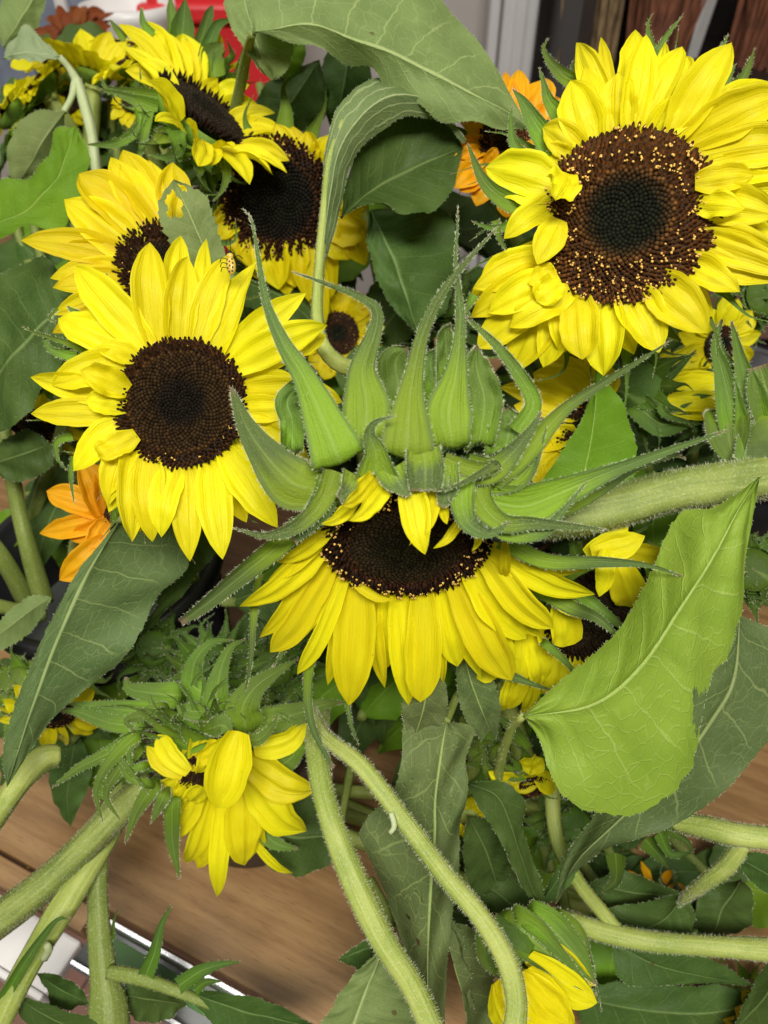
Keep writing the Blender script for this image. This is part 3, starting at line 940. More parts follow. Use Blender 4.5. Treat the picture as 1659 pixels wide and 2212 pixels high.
def disc(f, N=900, center=(.006, .008, .004), mid=(.03, .014, .006), outer=(.055, .024, .009), open_=.6, pollen=.25, dome=.08, dimple=.05, spike=.10, core=.42, pol_col=(.80, .50, .12), inner_h=.035, anth=(.014, .008, .005)):
    r = f.r
    i = np.arange(N)
    t = np.sqrt((i + .5) / N)
    th = i * 2.399963 + rng.normal(0, .008, N)

    def hgt(tt):
        return r * (dome * (1 - tt ** 2.2) - dimple * np.exp(-(tt / .38) ** 2))
    dob = lathe('disc', f.c, f.n, [(r * x, float(hgt(np.array(x)))) for x in (1.0, .95, .85, .7, .55, .4, .28, .16, .06, 0)], simple_mat('disc_base', tuple(x * .7 for x in mid), .8), f.o, 40)
    rad = np.outer(np.cos(th), f.e1) + np.outer(np.sin(th), f.e2)
    tan = -np.outer(np.sin(th), f.e1) + np.outer(np.cos(th), f.e2)
    base = f.c + rad * (t * r)[:, None] + f.n * hgt(t)[:, None]
    tilt = np.where(t > open_, .25 + .9 * np.clip((t - open_) / (1 - open_), 0, 1) ** 2, -.1)[:, None]
    ax = nrm(f.n + rad * (tilt + rng.normal(0, .12, (N, 1))) + tan * rng.normal(0, .1, (N, 1)))
    hh = r * np.where(t > open_, spike * rng.uniform(.6, 1.25, N), np.where(t > core, .055, inner_h) * rng.uniform(.8, 1.2, N))
    fr = r * 1.9 / math.sqrt(N) * np.where(t > open_, .55, .72)
    K = 5
    s = nrm(np.cross(ax, rad + .01))
    s2 = np.cross(ax, s)
    V = np.empty((N, 2 * K + 1, 3))
    for k in range(K):
        a = 2 * np.pi * k / K
        dv = s * math.cos(a) + s2 * math.sin(a)
        V[:, k] = base + dv * fr[:, None] - ax * .0005
        V[:, K + k] = base + ax * (hh * .72)[:, None] + dv * (fr * np.where(t > open_, .6, .75))[:, None]
    V[:, 2 * K] = base + ax * hh[:, None]
    cen, md, ou = (np.array(q) for q in (center, mid, outer))
    k1 = np.clip((t - core + .1) / .2, 0, 1)[:, None]
    k2 = np.clip((t - open_ + .08) / .16, 0, 1)[:, None]
    cc = (cen * (1 - k1) + md * k1) * (1 - k2) + ou * k2
    cc = cc * rng.uniform(.6, 1.45, (N, 1))
    col = np.repeat(cc[:, None], 2 * K + 1, 1)
    # dark anther tubes on the open florets: lower half brown, tips nearly black
    op = t > open_
    col[~op, :K] *= .35
    col[~op, 2 * K] *= 1.7
    col[op, K:] = np.array(anth) * rng.uniform(.6, 1.6, (op.sum(), 1, 1))
    col[op, :K] = col[op, :K] * np.array([1.5, 1.2, 1.0])
    Fq = []
    for q in range(N):
        o0 = q * (2 * K + 1)
        for k in range(K):
            k_ = (k + 1) % K
            Fq.append((o0 + k, o0 + k_, o0 + K + k_, o0 + K + k))
            Fq.append((o0 + K + k, o0 + K + k_, o0 + 2 * K))
    Vv = [V.reshape(-1, 3)]
    Cc = [col.reshape(-1, 3)]
    nb = N * (2 * K + 1)
    # pollen-tipped stigmas
    sel = np.where(op & (rng.random(N) < pollen * np.where(t > open_ + .06, 1.0, .7)) & (t < .97))[0]
    for q in sel:
        for m_ in range(rng.integers(1, 4)):
            p = base[q] + ax[q] * hh[q] * 1.02 + s[q] * rng.normal(0, fr[q] * .45) + s2[q] * rng.normal(0, fr[q] * .45)
            z = r * .016 * rng.uniform(.7, 1.35)
            ov = np.array([p + s[q] * z, p - s[q] * z, p + s2[q] * z, p - s2[q] * z, p + ax[q] * z * 1.2, p - ax[q] * z])
            Vv.append(ov)
            Cc.append(np.tile(np.array(pol_col) * rng.uniform(.7, 1.1), (6, 1)))
            for a, b in ((0, 2), (2, 1), (1, 3), (3, 0)):
                Fq.append((nb + a, nb + b, nb + 4))
                Fq.append((nb + b, nb + a, nb + 5))
            nb += 6
    o = mesh_obj('disc_florets', np.vstack(Vv), Fq, ['floret'], dob, col=np.vstack(Cc), sm=True)
    o['kind'] = 'stuff'
    return o


def stalk(f, foot, r0=.006, mat='stem', hair=150, mid=None):
    """stem from the back of the head down into a bucket"""
    a = f.c - f.n * f.r * .45
    foot = np.asarray(foot, float)
    m_ = a - f.n * .05 + (foot - a) * .12 if mid is None else mid
    m2 = a + (foot - a) * .55 - f.n * .02
    return tube('stem', [a, m_, m2, foot], [r0 * 1.3, r0, r0, r0 * 1.1], mat, f.o, nu=34, hair=hair)


def foot(B, z=.02):
    a = rng.uniform(0, 6.28)
    q = rng.uniform(0, .07)
    return np.array([B[0] + q * math.cos(a), B[1] + q * math.sin(a), z])

def zf(ox, oy, s=.5):
    return lambda x, y, *r: (ox + s * x, oy + s * y) + r


Z1, Z2, Z3, Z4 = zf(0, 0), zf(829.5, 0), zf(0, 486), zf(829.5, 486)
Z5, Z6, Z7, Z8 = zf(0, 972), zf(829.5, 972), zf(0, 1564), zf(829.5, 1564)
ZC, ZD = zf(486, 445.5, .4395), zf(486, 972, .4883)


def petals(f, Z, rows, **kw):
    s = .4883 if Z is ZD else (.4395 if Z is ZC else (.5 if Z is not None else 1))
    for row in rows:
        bx, by, tx, ty, wp = row[:5]
        k2 = dict(kw)
        if len(row) > 5:
            k2.update(row[5])
        if Z is not None:
            (bx, by), (tx, ty), wp = Z(bx, by), Z(tx, ty), wp * s
        petal(f, bx, by, tx, ty, wp, **k2)


def bracts(f, Z, rows, mat='bract', **kw):
    s = .4883 if Z is ZD else (.4395 if Z is ZC else (.5 if Z is not None else 1))
    for path, wd, *rest in rows:
        k2 = dict(kw)
        if rest:
            k2.update(rest[0])
        m = k2.pop('mat', mat)
        if Z is not None:
            path = [Z(*p) for p in path]
            wd = [x * s for x in wd]
        bract_px(path, wd, m, f.o, **k2)


BH = dict(behind=.007)
# --- the open round sunflower with the beetle
F1 = flower('round lemon sunflower facing out, dark brown disc, spotted beetle on one petal', 390, 870, .42, (.04, .1, 1), 141)
disc(F1, 1150, (.005, .0035, .002), (.020, .011, .004), (.060, .027, .006), open_=.80, pollen=.03, core=.4, dome=.06, dimple=.07)
petals(F1, Z3, [
    (760, 400, 780, 45, 110, BH), (880, 480, 880, 55, 75, BH), (1030, 640, 1412, 480, 115, BH),
    (670, 490, 650, 75, 140), (770, 500, 810, 135, 135), (850, 510, 985, 125, 125), (930, 540, 1112, 155, 125),
    (980, 570, 1315, 280, 115), (1010, 610, 1415, 430, 135), (630, 520, 330, 175, 150), (580, 545, 250, 405, 160),
    (540, 600, 225, 690, 140, dict(ruf=.1)), (510, 740, 133, 670, 110), (505, 810, 133, 820, 115), (520, 860, 315, 1060, 130),
    (520, 700, 350, 620, 110, dict(ruf=.16, lift=.006, cup=.4)), (515, 780, 370, 760, 90, dict(lift=.004)),
    (560, 920, 430, 1010, 100, dict(lift=.006, curl=.15, ruf=.1)), (545, 900, 455, 1210, 110),
    (1060, 720, 1480, 760, 130), (1060, 690, 1300, 690, 120, BH), (1055, 850, 1340, 1040, 140), (1060, 790, 1310, 900, 130, BH),
    (1050, 800, 1300, 800, 110), (560, 560, 420, 520, 90, dict(lift=.003))])
petals(F1, None, [
    (300, 950, 275, 1172, 62), (320, 980, 335, 1170, 60), (345, 995, 300, 1150, 60, BH), (375, 1005, 345, 1160, 60),
    (400, 1010, 418, 1212, 60), (430, 1005, 420, 1150, 60, BH), (455, 995, 490, 1207, 70), (490, 980, 592, 1145, 66),
    (505, 960, 560, 1090, 66, BH), (285, 940, 222, 1075, 62), (275, 920, 160, 1015, 60, BH), (310, 960, 240, 1110, 60, BH), (470, 990, 530, 1130, 60, BH)])
receptacle(F1, .5)
ring_bracts(F1, 22, 1.5, 40, mat='bract_mid', hair=30)
bracts(F1, Z3, [
    ([(440, 430, .432), (330, 380, .434), (290, 350, .436)], [40, 30, 4]),
    ([(500, 330, .435), (470, 260, .436), (455, 210, .436)], [40, 34, 14]),
    ([(380, 545, .43), (260, 500, .43), (150, 465, .43), (92, 435, .43)], [36, 22, 12, 3]),
    ([(330, 570, .431), (230, 545, .432), (195, 500, .432), (205, 475, .432)], [50, 30, 14, 3]),
    ([(310, 910, .43), (245, 940, .43), (250, 1010, .43), (290, 1060, .43)], [40, 26, 14, 3]),
    ([(320, 1000, .43), (305, 1080, .43), (320, 1200, .43)], [30, 18, 3]),
    ([(250, 360, .44), (215, 400, .44), (240, 420, .44)], [14, 12, 4]),
    ([(980, 320, .437), (1010, 270, .438), (1045, 220, .438)], [50, 30, 3])], mat='bract_mid', hair=40)
stalk(F1, foot(BK1))
# --- the sunflower that nods in the middle
F2 = flower('nodding sunflower with long hairy green bracts raised above its dark disc', 877, 1172, .40, (0, -.74, .67), 176)
disc(F2, 1250, (.010, .008, .003), (.018, .012, .005), (.05, .017, .007), open_=.74, pollen=.28, core=.45, dome=.10, dimple=.02, spike=.11)
F2.ws = 1.14
petals(F2, ZD, [
    (660, 640, 660, 900, 75, dict(behind=.006)), (480, 480, 330, 640, 110, BH), (620, 600, 470, 900, 90, BH), (940, 620, 900, 900, 110, BH), (1100, 560, 1180, 820, 110, BH),
    (440, 430, 85, 708, 115), (465, 520, 215, 905, 115), (505, 560, 252, 910, 62), (525, 575, 345, 1000, 80), (585, 600, 575, 1137, 180),
    (770, 640, 815, 1130, 122), (875, 630, 890, 1115, 152, dict(prof=PROF_ROUND)), (970, 630, 1012, 960, 112, dict(prof=PROF_ROUND)), (1020, 570, 1270, 1020, 170, dict(prof=PROF_ROUND)),
    (1090, 540, 1335, 832, 150), (1150, 480, 1440, 797, 135, dict(prof=PROF_ROUND)), (1200, 455, 1640, 637, 130), (1240, 430, 1592, 530, 92),
    (1240, 440, 1240, 565, 45, dict(lift=.01)), (720, 640, 735, 960, 110, dict(behind=.008)), (820, 640, 850, 1010, 120, dict(behind=.009)), (500, 540, 400, 870, 100, dict(behind=.008)), (1050, 560, 1130, 930, 120, dict(behind=.008)), (1180, 480, 1400, 720, 100, dict(behind=.008)), (545, 590, 455, 1040, 90, dict(behind=.006)), (640, 640, 690, 1050, 90, dict(behind=.007)), (930, 640, 960, 1070, 90, dict(behind=.007)), (1000, 600, 1130, 1010, 100, dict(behind=.006)), (1070, 560, 1290, 930, 110, dict(behind=.006)), (1130, 520, 1400, 830, 110, dict(behind=.006)), (450, 460, 150, 830, 90, dict(behind=.007)), (440, 390, 190, 570, 66), (470, 350, 230, 500, 70, dict(lift=.004)), (455, 420, 140, 640, 80, BH)], dd=.022, arch=.07)
petals(F2, ZD, [
    (585, 595, 745, 655, 46, dict(lift=.008, arch=.1, cup=.5)), (700, 170, 548, 312, 75, dict(ruf=.1)), (640, 140, 512, 245, 80, dict(ruf=.12)), (560, 250, 425, 330, 60),
    (820, 160, 903, 457, 105), (935, 180, 885, 372, 46), (960, 220, 977, 332, 38), (1055, 300, 915, 422, 40), (1135, 350, 1095, 452, 38), (900, 200, 820, 425, 26)], dd=.0, lift=.014, arch=.12)
receptacle(F2, .6, 'bract')
bracts(F2, ZC, [
    # behind: crumpled ones first
    ([(820, 1080, .40), (850, 900, .405), (840, 760, .405), (900, 690, .40)], [150, 200, 170, 10], dict(tuck=12, tuckw=.4, mat='bract_mid', hair=260, nu=40, nv=17, crinkle=.05, ripple=.1)),
    ([(330, 1180, .385), (330, 1050, .385), (310, 950, .385), (420, 830, .39), (420, 780, .39)], [110, 120, 120, 60, 6], dict(tuck=16, tuckw=.3, mat='bract_mid', hair=260, nu=40, nv=17, crinkle=.09, ripple=.18)),
    ([(1250, 1150, .372), (1275, 950, .378), (1235, 790, .383), (1240, 680, .388)], [150, 180, 130, 8], dict(tuck=12, tuckw=.4, mat='bract_mid', hair=260, nu=40, nv=17, crinkle=.04, ripple=.12)),
    ([(1380, 1190, .375), (1400, 1080, .38), (1380, 990, .385)], [200, 210, 12], dict(tuck=12, tuckw=.4, mat='bract_mid', hair=260, nu=40, nv=17, crinkle=.08, ripple=.1)),
    ([(1440, 1110, .372), (1515, 970, .374), (1440, 820, .377), (1330, 680, .38), (1180, 540, .385)], [110, 80, 65, 42, 8], dict(mat='bract_mid', hair=260, nu=40, nv=17, ripple=.05)),
    ([(1060, 960, .40), (1010, 780, .40), (1040, 700, .40)], [160, 120, 6], dict(mat='bract_mid', hair=260, nu=40, nv=17, crinkle=.06)),
    ([(1100, 900, .395), (1085, 640, .395), (1110, 580, .395)], [120, 80, 5], dict(mat='bract_mid', hair=260, nu=40, nv=17, crinkle=.06)),
    # the big raised ones
    ([(690, 1150, .366), (695, 980, .366), (675, 800, .37), (735, 620, .374), (745, 510, .374), (650, 440, .374), (480, 375, .376), (330, 322, .378)], [235, 240, 130, 72, 52, 34, 18, 4], dict(hair=220, ripple=.04, tuck=9, cup=-.11, rim=.05, nv=15, nu=40)),
    ([(560, 1240, .356), (500, 1090, .356), (395, 850, .36), (290, 680, .364), (205, 480, .37), (165, 260, .376), (130, 70, .382), (90, 15, .384)], [285, 215, 120, 78, 42, 22, 12, 3], dict(hair=220, tuck=9, cup=-.11, rim=.05, nv=15, nu=40)),
    ([(1115, 1165, .358), (1100, 1010, .358), (1130, 850, .362), (1150, 700, .366), (1155, 500, .372), (1135, 300, .378), (1142, 100, .384), (1145, 0, .386)], [180, 245, 130, 66, 42, 20, 12, 3], dict(hair=220, ripple=.03, tuck=9, cup=-.13, rim=.05, nv=15, nu=40)),
    ([(895, 1215, .350), (900, 1090, .350), (912, 930, .354), (935, 790, .358), (965, 650, .362), (1020, 510, .366), (1100, 380, .37), (1190, 270, .374), (1340, 100, .38)], [280, 235, 128, 84, 64, 52, 38, 24, 4], dict(hair=220, tuck=9, cup=-.11, rim=.05, nv=15, nu=40)),
    # to the sides
    ([(460, 1390, .372), (330, 1360, .368), (190, 1210, .368), (95, 1060, .37), (30, 890, .374)], [180, 275, 165, 85, 16], dict(hair=220, cup=-.13, rim=.05, tuck=8, nv=15, nu=40)),
    ([(540, 1300, .364), (480, 1450, .364), (360, 1570, .364), (200, 1620, .366), (40, 1580, .37)], [110, 95, 75, 34, 5]),
    ([(520, 1330, .368), (470, 1480, .372), (330, 1640, .376)], [120, 130, 60]),
    ([(745, 1320, .352), (740, 1210, .348), (710, 1120, .345), (745, 1060, .343), (835, 1030, .341)], [215, 110, 55, 26, 4], dict(hair=80)),
    ([(1200, 1290, .356), (1330, 1290, .352), (1480, 1130, .35), (1555, 1010, .35)], [150, 130, 50, 10]),
    ([(1290, 1330, .362), (1420, 1290, .36), (1510, 1160, .362), (1570, 1040, .365)], [180, 210, 110, 30]),
    ([(1080, 1240, .356), (1250, 1300, .35), (1350, 1260, .346), (1120, 1380, .342), (960, 1400, .342)], [60, 90, 50, 14, 3]),
    # straps that hang over the disc
    ([(975, 1190, .350), (985, 1300, .346), (985, 1400, .346)], [160, 185, 150], dict(ridge=.05)),
    ([(820, 1280, .352), (850, 1350, .349), (905, 1425, .347)], [190, 150, 14], dict(ridge=.05)),
    ([(1080, 1270, .352), (1090, 1380, .350), (1065, 1480, .350)], [130, 120, 30]),
    ([(660, 1330, .356), (620, 1400, .356), (560, 1440, .358)], [170, 120, 40]),
    ([(1170, 1330, .352), (1165, 1450, .350), (1200, 1560, .350), (1300, 1610, .350), (1400, 1550, .350)], [130, 120, 90, 45, 5]),
    ([(1240, 1340, .356), (1260, 1460, .354), (1370, 1560, .352), (1530, 1560, .352), (1880, 1590, .356)], [140, 120, 95, 60, 4]),
    ([(1270, 1520, .358), (1400, 1600, .357), (1560, 1600, .356), (1660, 1500, .356), (1780, 1350, .356)], [100, 100, 70, 30, 4]),
], d=None, hair=90, fuzz=420)
bracts(F2, None, [
    ([(1060, 1035, .358), (1140, 970, .36), (1220, 885, .365), (1300, 830, .37), (1380, 780, .375), (1450, 735, .38)], [60, 52, 27, 17, 10, 2]),
    ([(1060, 1085, .36), (1130, 1095, .362), (1200, 1070, .366), (1330, 1015, .372), (1440, 975, .378), (1568, 930, .384)], [80, 100, 70, 27, 18, 3], dict(hair=140)),
    ([(1150, 1110, .40), (1220, 1095, .40), (1290, 1060, .40), (1370, 1010, .40), (1450, 985, .40), (1482, 992, .40)], [30, 40, 32, 20, 10, 3]),
    ([(660, 1120, .385), (600, 1180, .39), (520, 1245, .395), (440, 1310, .40), (390, 1345, .402)], [44, 46, 40, 28, 14], dict(cup=.5, hair=140)),
    ([(1080, 1165, .40), (1180, 1212, .402), (1300, 1214, .40), (1400, 1222, .395), (1480, 1247, .392)], [40, 34, 24, 10, 3]),
    ([(560, 1240, .44), (548, 1330, .437), (542, 1420, .428), (530, 1495, .43)], [14, 18, 11, 2]),
    ([(680, 1380, .44), (664, 1480, .45), (675, 1570, .45), (720, 1660, .45)], [24, 20, 16, 7]),
    ([(745, 1440, .47), (755, 1550, .465), (775, 1612, .45)], [14, 9, 2]),
    ([(990, 1350, .46), (1070, 1440, .462), (1130, 1470, .455), (1195, 1492, .45)], [50, 34, 14, 3]),
    ([(1140, 1260, .445), (1230, 1310, .44), (1290, 1335, .425), (1345, 1385, .425)], [34, 32, 22, 5]),
    ([(660, 1270, .43), (640, 1360, .44), (590, 1440, .44)], [30, 20, 3]),
], hair=80)
tube_px([(930, 1040, .43), (1060, 1095, .435), (1200, 1115, .435), (1330, 1095, .435), (1450, 1062, .437), (1570, 1045, .44), (1760, 1015, .45), (1950, 1010, .5)], [60, 56, 50, 48, 46, 46, 44, 42], 'stem_olive', F2.o, hair=2600, nu=60, ns=20, hairlen=.0035)
# --- big sunflower by the cabinet
F3 = flower('largest sunflower, doubled yellow petals, brown disc ring dotted with pollen', 1352, 468, .42, (-.26, -.05, .96), 186)
disc(F3, 1400, (.006, .007, .0035), (.040, .020, .007), (.13, .055, .013), open_=.54, anth=(.04, .02, .008), pollen=.30, core=.44, dome=.10, dimple=.10, spike=.075)
petals(F3, Z2, [
    (960, 480, 825, 192, 110, BH), (985, 480, 935, 160, 55, BH), (1180, 470, 1215, 180, 60, BH), (1230, 480, 1320, 240, 100, BH), (1330, 620, 1680, 360, 170, BH), (1060, 520, 1100, 128, 130, BH),
    (955, 560, 880, 285, 100), (1010, 560, 1015, 310, 150), (1070, 560, 1140, 150, 120), (1110, 570, 1262, 200, 110), (1160, 570, 1390, 410, 130), (1260, 570, 1500, 183, 150),
    (890, 610, 790, 357, 170), (845, 650, 690, 540, 130), (730, 800, 438, 722, 195, dict(lift=.004)), (790, 760, 745, 865, 130, dict(lift=.02, curl=.1, ruf=.15)), (710, 880, 525, 1040, 110, dict(lift=.004)),
    (745, 970, 665, 1145, 120, dict(lift=.010)), (800, 690, 700, 640, 90, dict(ruf=.15)),
    (1320, 600, 1760, 400, 160), (1350, 680, 1800, 610, 150), (1385, 740, 1840, 720, 140), (1390, 820, 1780, 800, 130), (1390, 860, 1690, 950, 150), (1380, 930, 1660, 1010, 150, BH), (1340, 640, 1700, 560, 120, BH),
    (1380, 780, 1600, 760, 110, dict(lift=.006, ruf=.12)), (1380, 880, 1560, 900, 100, dict(lift=.005, ruf=.12)), (1340, 1000, 1800, 1180, 150), (1350, 960, 1750, 1060, 120, BH)])
petals(F3, Z4, [
    (1330, 70, 1720, 250, 170), (1280, 150, 1530, 300, 120, dict(ruf=.12)), (1160, 240, 1395, 470, 175), (1060, 290, 1190, 552, 175), (950, 335, 965, 655, 175), (840, 320, 850, 582, 150),
    (780, 290, 740, 480, 150, BH), (1000, 320, 1080, 560, 130, BH), (1220, 200, 1420, 400, 110, BH),
    (700, 160, 385, 280, 130), (690, 130, 420, 230, 130, dict(behind=.003)), (690, 200, 375, 400, 130), (720, 220, 450, 380, 140, dict(lift=.006, ruf=.12)), (750, 270, 400, 530, 150, dict(behind=.006)),
    (770, 290, 560, 630, 170, dict(behind=.01)), (780, 300, 540, 440, 130, dict(lift=.004, ruf=.14)), (690, 90, 345, 330, 110, BH), (800, 330, 700, 620, 150, BH), (790, 320, 760, 560, 150, dict(behind=.004)),
    (720, 230, 620, 250, 120, dict(lift=.008, ruf=.16)), (740, 260, 660, 330, 110, dict(lift=.009, ruf=.18))])
receptacle(F3, .5)
ring_bracts(F3, 26, 1.45, 45, mat='bract_mid', hair=30)
bracts(F3, Z2, [
    ([(870, 380, .437), (780, 330, .438), (720, 270, .438), (690, 210, .438), (708, 168, .438)], [70, 60, 34, 16, 3]),
    ([(760, 500, .436), (710, 430, .436), (690, 360, .436), (672, 295, .436)], [80, 46, 22, 3]),
    ([(730, 640, .434), (670, 560, .434), (600, 440, .434), (555, 385, .434)], [110, 90, 40, 3]),
    ([(720, 690, .432), (620, 680, .432), (560, 620, .432), (548, 520, .432), (555, 455, .432)], [60, 60, 40, 18, 3]),
    ([(620, 900, .432), (520, 860, .432), (430, 780, .432), (360, 620, .432)], [80, 80, 50, 4]),
    ([(630, 920, .43), (560, 970, .43), (470, 985, .43), (380, 958, .43)], [60, 50, 26, 4]),
    ([(1130, 460, .438), (1190, 320, .438), (1195, 200, .438), (1290, 65, .438)], [80, 60, 30, 3]),
    ([(1150, 420, .44), (1170, 260, .44), (1140, 120, .44), (1160, 58, .44)], [60, 36, 16, 3]),
    ([(1390, 560, .438), (1480, 430, .438), (1560, 320, .438), (1603, 205, .438)], [100, 80, 36, 3]),
    ([(1380, 560, .44), (1460, 420, .44), (1490, 340, .44), (1520, 275, .44)], [70, 50, 24, 3]),
    ([(1400, 300, .445), (1450, 220, .445), (1490, 150, .445)], [30, 20, 3]),
    ([(900, 350, .44), (830, 320, .44), (815, 280, .44), (830, 265, .44)], [40, 24, 12, 3])], mat='bract_mid', hair=60)
bracts(F3, Z4, [([(390, 300, .43), (360, 360, .43), (370, 400, .43)], [40, 24, 3]), ([(1180, 420, .43), (1240, 470, .43), (1285, 500, .43)], [60, 34, 3]), ([(480, -20, .43), (500, 60, .43), (530, 110, .43)], [30, 24, 3])], mat='bract_mid', hair=40)
stalk(F3, foot(BK4))
# --- half turned sunflower, top of the bunch
F4 = flower('half turned sunflower with ring of black teeth round its disc, green bracts below', 447, 243, .56, (.60, .62, .50), 102)
disc(F4, 800, (.010, .008, .005), (.018, .013, .008), (.010, .007, .005), open_=.91, pollen=.0, core=.4, dome=.12, dimple=.05, spike=.24)
petals(F4, Z1, [
    (760, 350, 515, 100, 80, dict(dd=.01)), (770, 345, 600, 95, 100, dict(dd=.015)), (800, 350, 690, 118, 110, dict(dd=.0)), (840, 360, 790, 145, 130, dict(dd=.02)), (755, 370, 540, 290, 90, dict(dd=-.01)), (760, 400, 520, 190, 90, dict(dd=0.)),
    (770, 500, 640, 345, 120, dict(dd=-.03)), (790, 545, 670, 525, 80, dict(dd=-.03)), (850, 590, 800, 520, 60, dict(dd=-.02)), (880, 610, 860, 722, 80, dict(dd=-.02)), (910, 620, 905, 718, 80, dict(dd=-.02)),
    (900, 400, 940, 335, 70, dict(dd=-.006)), (940, 440, 1078, 370, 110, dict(dd=-.006)), (970, 480, 1112, 450, 90, dict(dd=-.006)), (1000, 520, 1190, 485, 90, dict(dd=-.006)), (1020, 560, 1262, 610, 90, dict(dd=-.006)),
    (1040, 590, 1270, 640, 80, dict(dd=-.006)), (1030, 630, 1250, 695, 80, dict(dd=-.01)), (1010, 640, 1240, 748, 80, dict(dd=-.015)), (980, 640, 1180, 755, 80, dict(dd=-.01)), (960, 640, 1092, 797, 90, dict(dd=-.02)), (940, 630, 1010, 640, 60, dict(dd=-.02)),
    (740, 380, 600, 250, 100, dict(dd=-.01)), (820, 350, 740, 160, 110, dict(dd=.02)), (1010, 540, 1230, 570, 80, dict(dd=-.006))], arch=.06)
receptacle(F4, .7, 'bract_mid', 1.05)
ring_bracts(F4, 26, 1.15, 44, mat='bract_mid', hair=20, out=.9, back=.5, curl=.9)
ring_bracts(F4, 16, 1.4, 40, mat='bract', hair=20, out=.5, back=.4, curl=1.0)
bracts(F4, Z1, [([(680, 420, .54), (560, 400, .54), (460, 380, .54), (440, 330, .54)], [60, 40, 20, 4]), ([(680, 470, .54), (600, 440, .54), (520, 410, .54), (430, 385, .54)], [70, 50, 26, 4]),
                ([(610, 480, .535), (600, 540, .53), (560, 580, .53), (525, 600, .53)], [60, 30, 14, 4]), ([(640, 480, .535), (620, 600, .53), (600, 680, .53), (580, 720, .53)], [50, 36, 20, 4]),
                ([(760, 560, .53), (770, 640, .53), (720, 680, .53), (640, 665, .53)], [80, 60, 30, 4]), ([(960, 680, .53), (980, 750, .53), (960, 820, .53), (920, 870, .53)], [50, 40, 20, 4]),
                ([(940, 660, .53), (950, 720, .53), (910, 750, .53)], [40, 30, 4]), ([(600, 560, .54), (500, 620, .54), (380, 625, .54)], [50, 36, 6]),
                ([(660, 150, .575), (620, 100, .575), (610, 30, .575)], [40, 30, 6]), ([(540, 170, .575), (500, 120, .575), (475, 85, .575)], [40, 24, 4])], mat='bract_mid', hair=25)
stalk(F4, foot(BK3), mid=P(330, 330, .60))
# --- dark faced one tucked behind
F5 = flower('shaded sunflower with wide blackish disc tucked behind the curled leaf', 598, 430, .575, (.02, -.42, .9), 122)
disc(F5, 900, (.005, .005, .003), (.008, .006, .004), (.07, .028, .009), open_=.72, pollen=.12, core=.5, dome=.12, dimple=.02)
petals(F5, Z3, [(1080, 20, 1090, 185, 140), (1160, 40, 1200, 280, 150), (1250, 50, 1270, 270, 150), (1330, 40, 1330, 330, 120), (1420, 10, 1520, 150, 150), (1480, -40, 1580, 175, 110), (1400, 30, 1420, 320, 110, BH),
                (1010, -30, 945, 60, 100), (1000, -60, 940, 0, 90), (1040, 10, 985, 110, 100), (1100, 30, 1130, 240, 110, BH), (1210, 40, 1240, 310, 120, BH), (1310, 40, 1400, 430, 110, BH)], mat='petal_deep', arch=.05)
petals(F5, Z1, [(1250, 690, 1190, 535, 110), (1320, 685, 1320, 568, 120), (1385, 700, 1412, 578, 100), (1280, 690, 1265, 545, 100, BH), (1000, 960, 930, 1010, 90), (1440, 900, 1590, 890, 140), (1430, 960, 1600, 1000, 140)], mat='petal_deep')
ring_bracts(F5, 14, 1.3, 42, mat='bract_mid', hair=10)
receptacle(F5)
stalk(F5, foot(BK3))
# --- golden petalled one behind the first, shade put into the petal colour
F6 = flower('shade-toned golden sunflower whose long petals fan out behind the round one', 352, 575, .49, (.25, .1, .95), 96)
disc(F6, 600, (.006, .005, .003), (.02, .011, .005), (.05, .024, .008), open_=.62, pollen=.1, core=.4, spike=.16)
petals(F6, Z1, [(640, 1010, 360, 735, 170), (665, 990, 475, 680, 150), (690, 970, 555, 640, 150), (720, 960, 640, 690, 150, BH), (760, 950, 745, 700, 140), (590, 1080, 285, 850, 180), (560, 1110, 95, 1010, 125), (620, 1030, 430, 800, 150, BH),
                (780, 960, 815, 800, 130), (600, 1050, 380, 870, 150, BH)], mat='petal_deep', arch=.04)
petals(F6, Z3, [(545, 180, 215, 220, 95), (545, 230, 228, 275, 110), (560, 300, 228, 380, 95), (565, 340, 235, 480, 100), (600, 380, 350, 520, 100), (540, 140, 250, 120, 110, BH)], mat='petal_deep')
receptacle(F6)
ring_bracts(F6, 14, 1.5, 42, mat='bract_mid', hair=10)
stalk(F6, foot(BK1))
# --- ragged drooping one
F7 = flower('ragged drooping sunflower with few crumpled petals hanging over the table edge', 462, 1668, .50, (.15, -.62, .75), 75)
disc(F7, 500, (.012, .008, .004), (.03, .016, .007), (.04, .02, .008), open_=.7, pollen=.1, core=.4)
petals(F7, Z7, [
    (1020, 70, 922, 355, 150, dict(lift=.02, cup=.3)), (1080, 170, 1368, 270, 150, dict(dd=.0)), (1100, 250, 1312, 470, 160, dict(dd=.01)), (1045, 320, 1050, 612, 150), (960, 350, 935, 745, 85), (945, 360, 850, 622, 120), (900, 350, 810, 600, 90),
    (860, 320, 725, 492, 85), (840, 320, 715, 340, 60), (800, 230, 650, 280, 70), (1120, 110, 1332, 5, 100, dict(dd=.01)), (770, 220, 638, 90, 70, dict(lift=.01)), (800, 200, 690, 40, 80, dict(lift=.01)), (820, 200, 760, -10, 80), (850, 190, 860, 10, 80, dict(lift=.005)),
    (880, 150, 1005, 45, 90, dict(lift=.02)), (920, 100, 850, 210, 80, dict(lift=.012, ruf=.15)), (1100, 520, 1260, 650, 40), (1060, 300, 1100, 560, 110, BH), (1000, 330, 990, 560, 110, BH), (800, 240, 760, 330, 70, dict(ruf=.14)), (860, 290, 800, 330, 90, dict(lift=.01))], dd=.015)
receptacle(F7, .6)
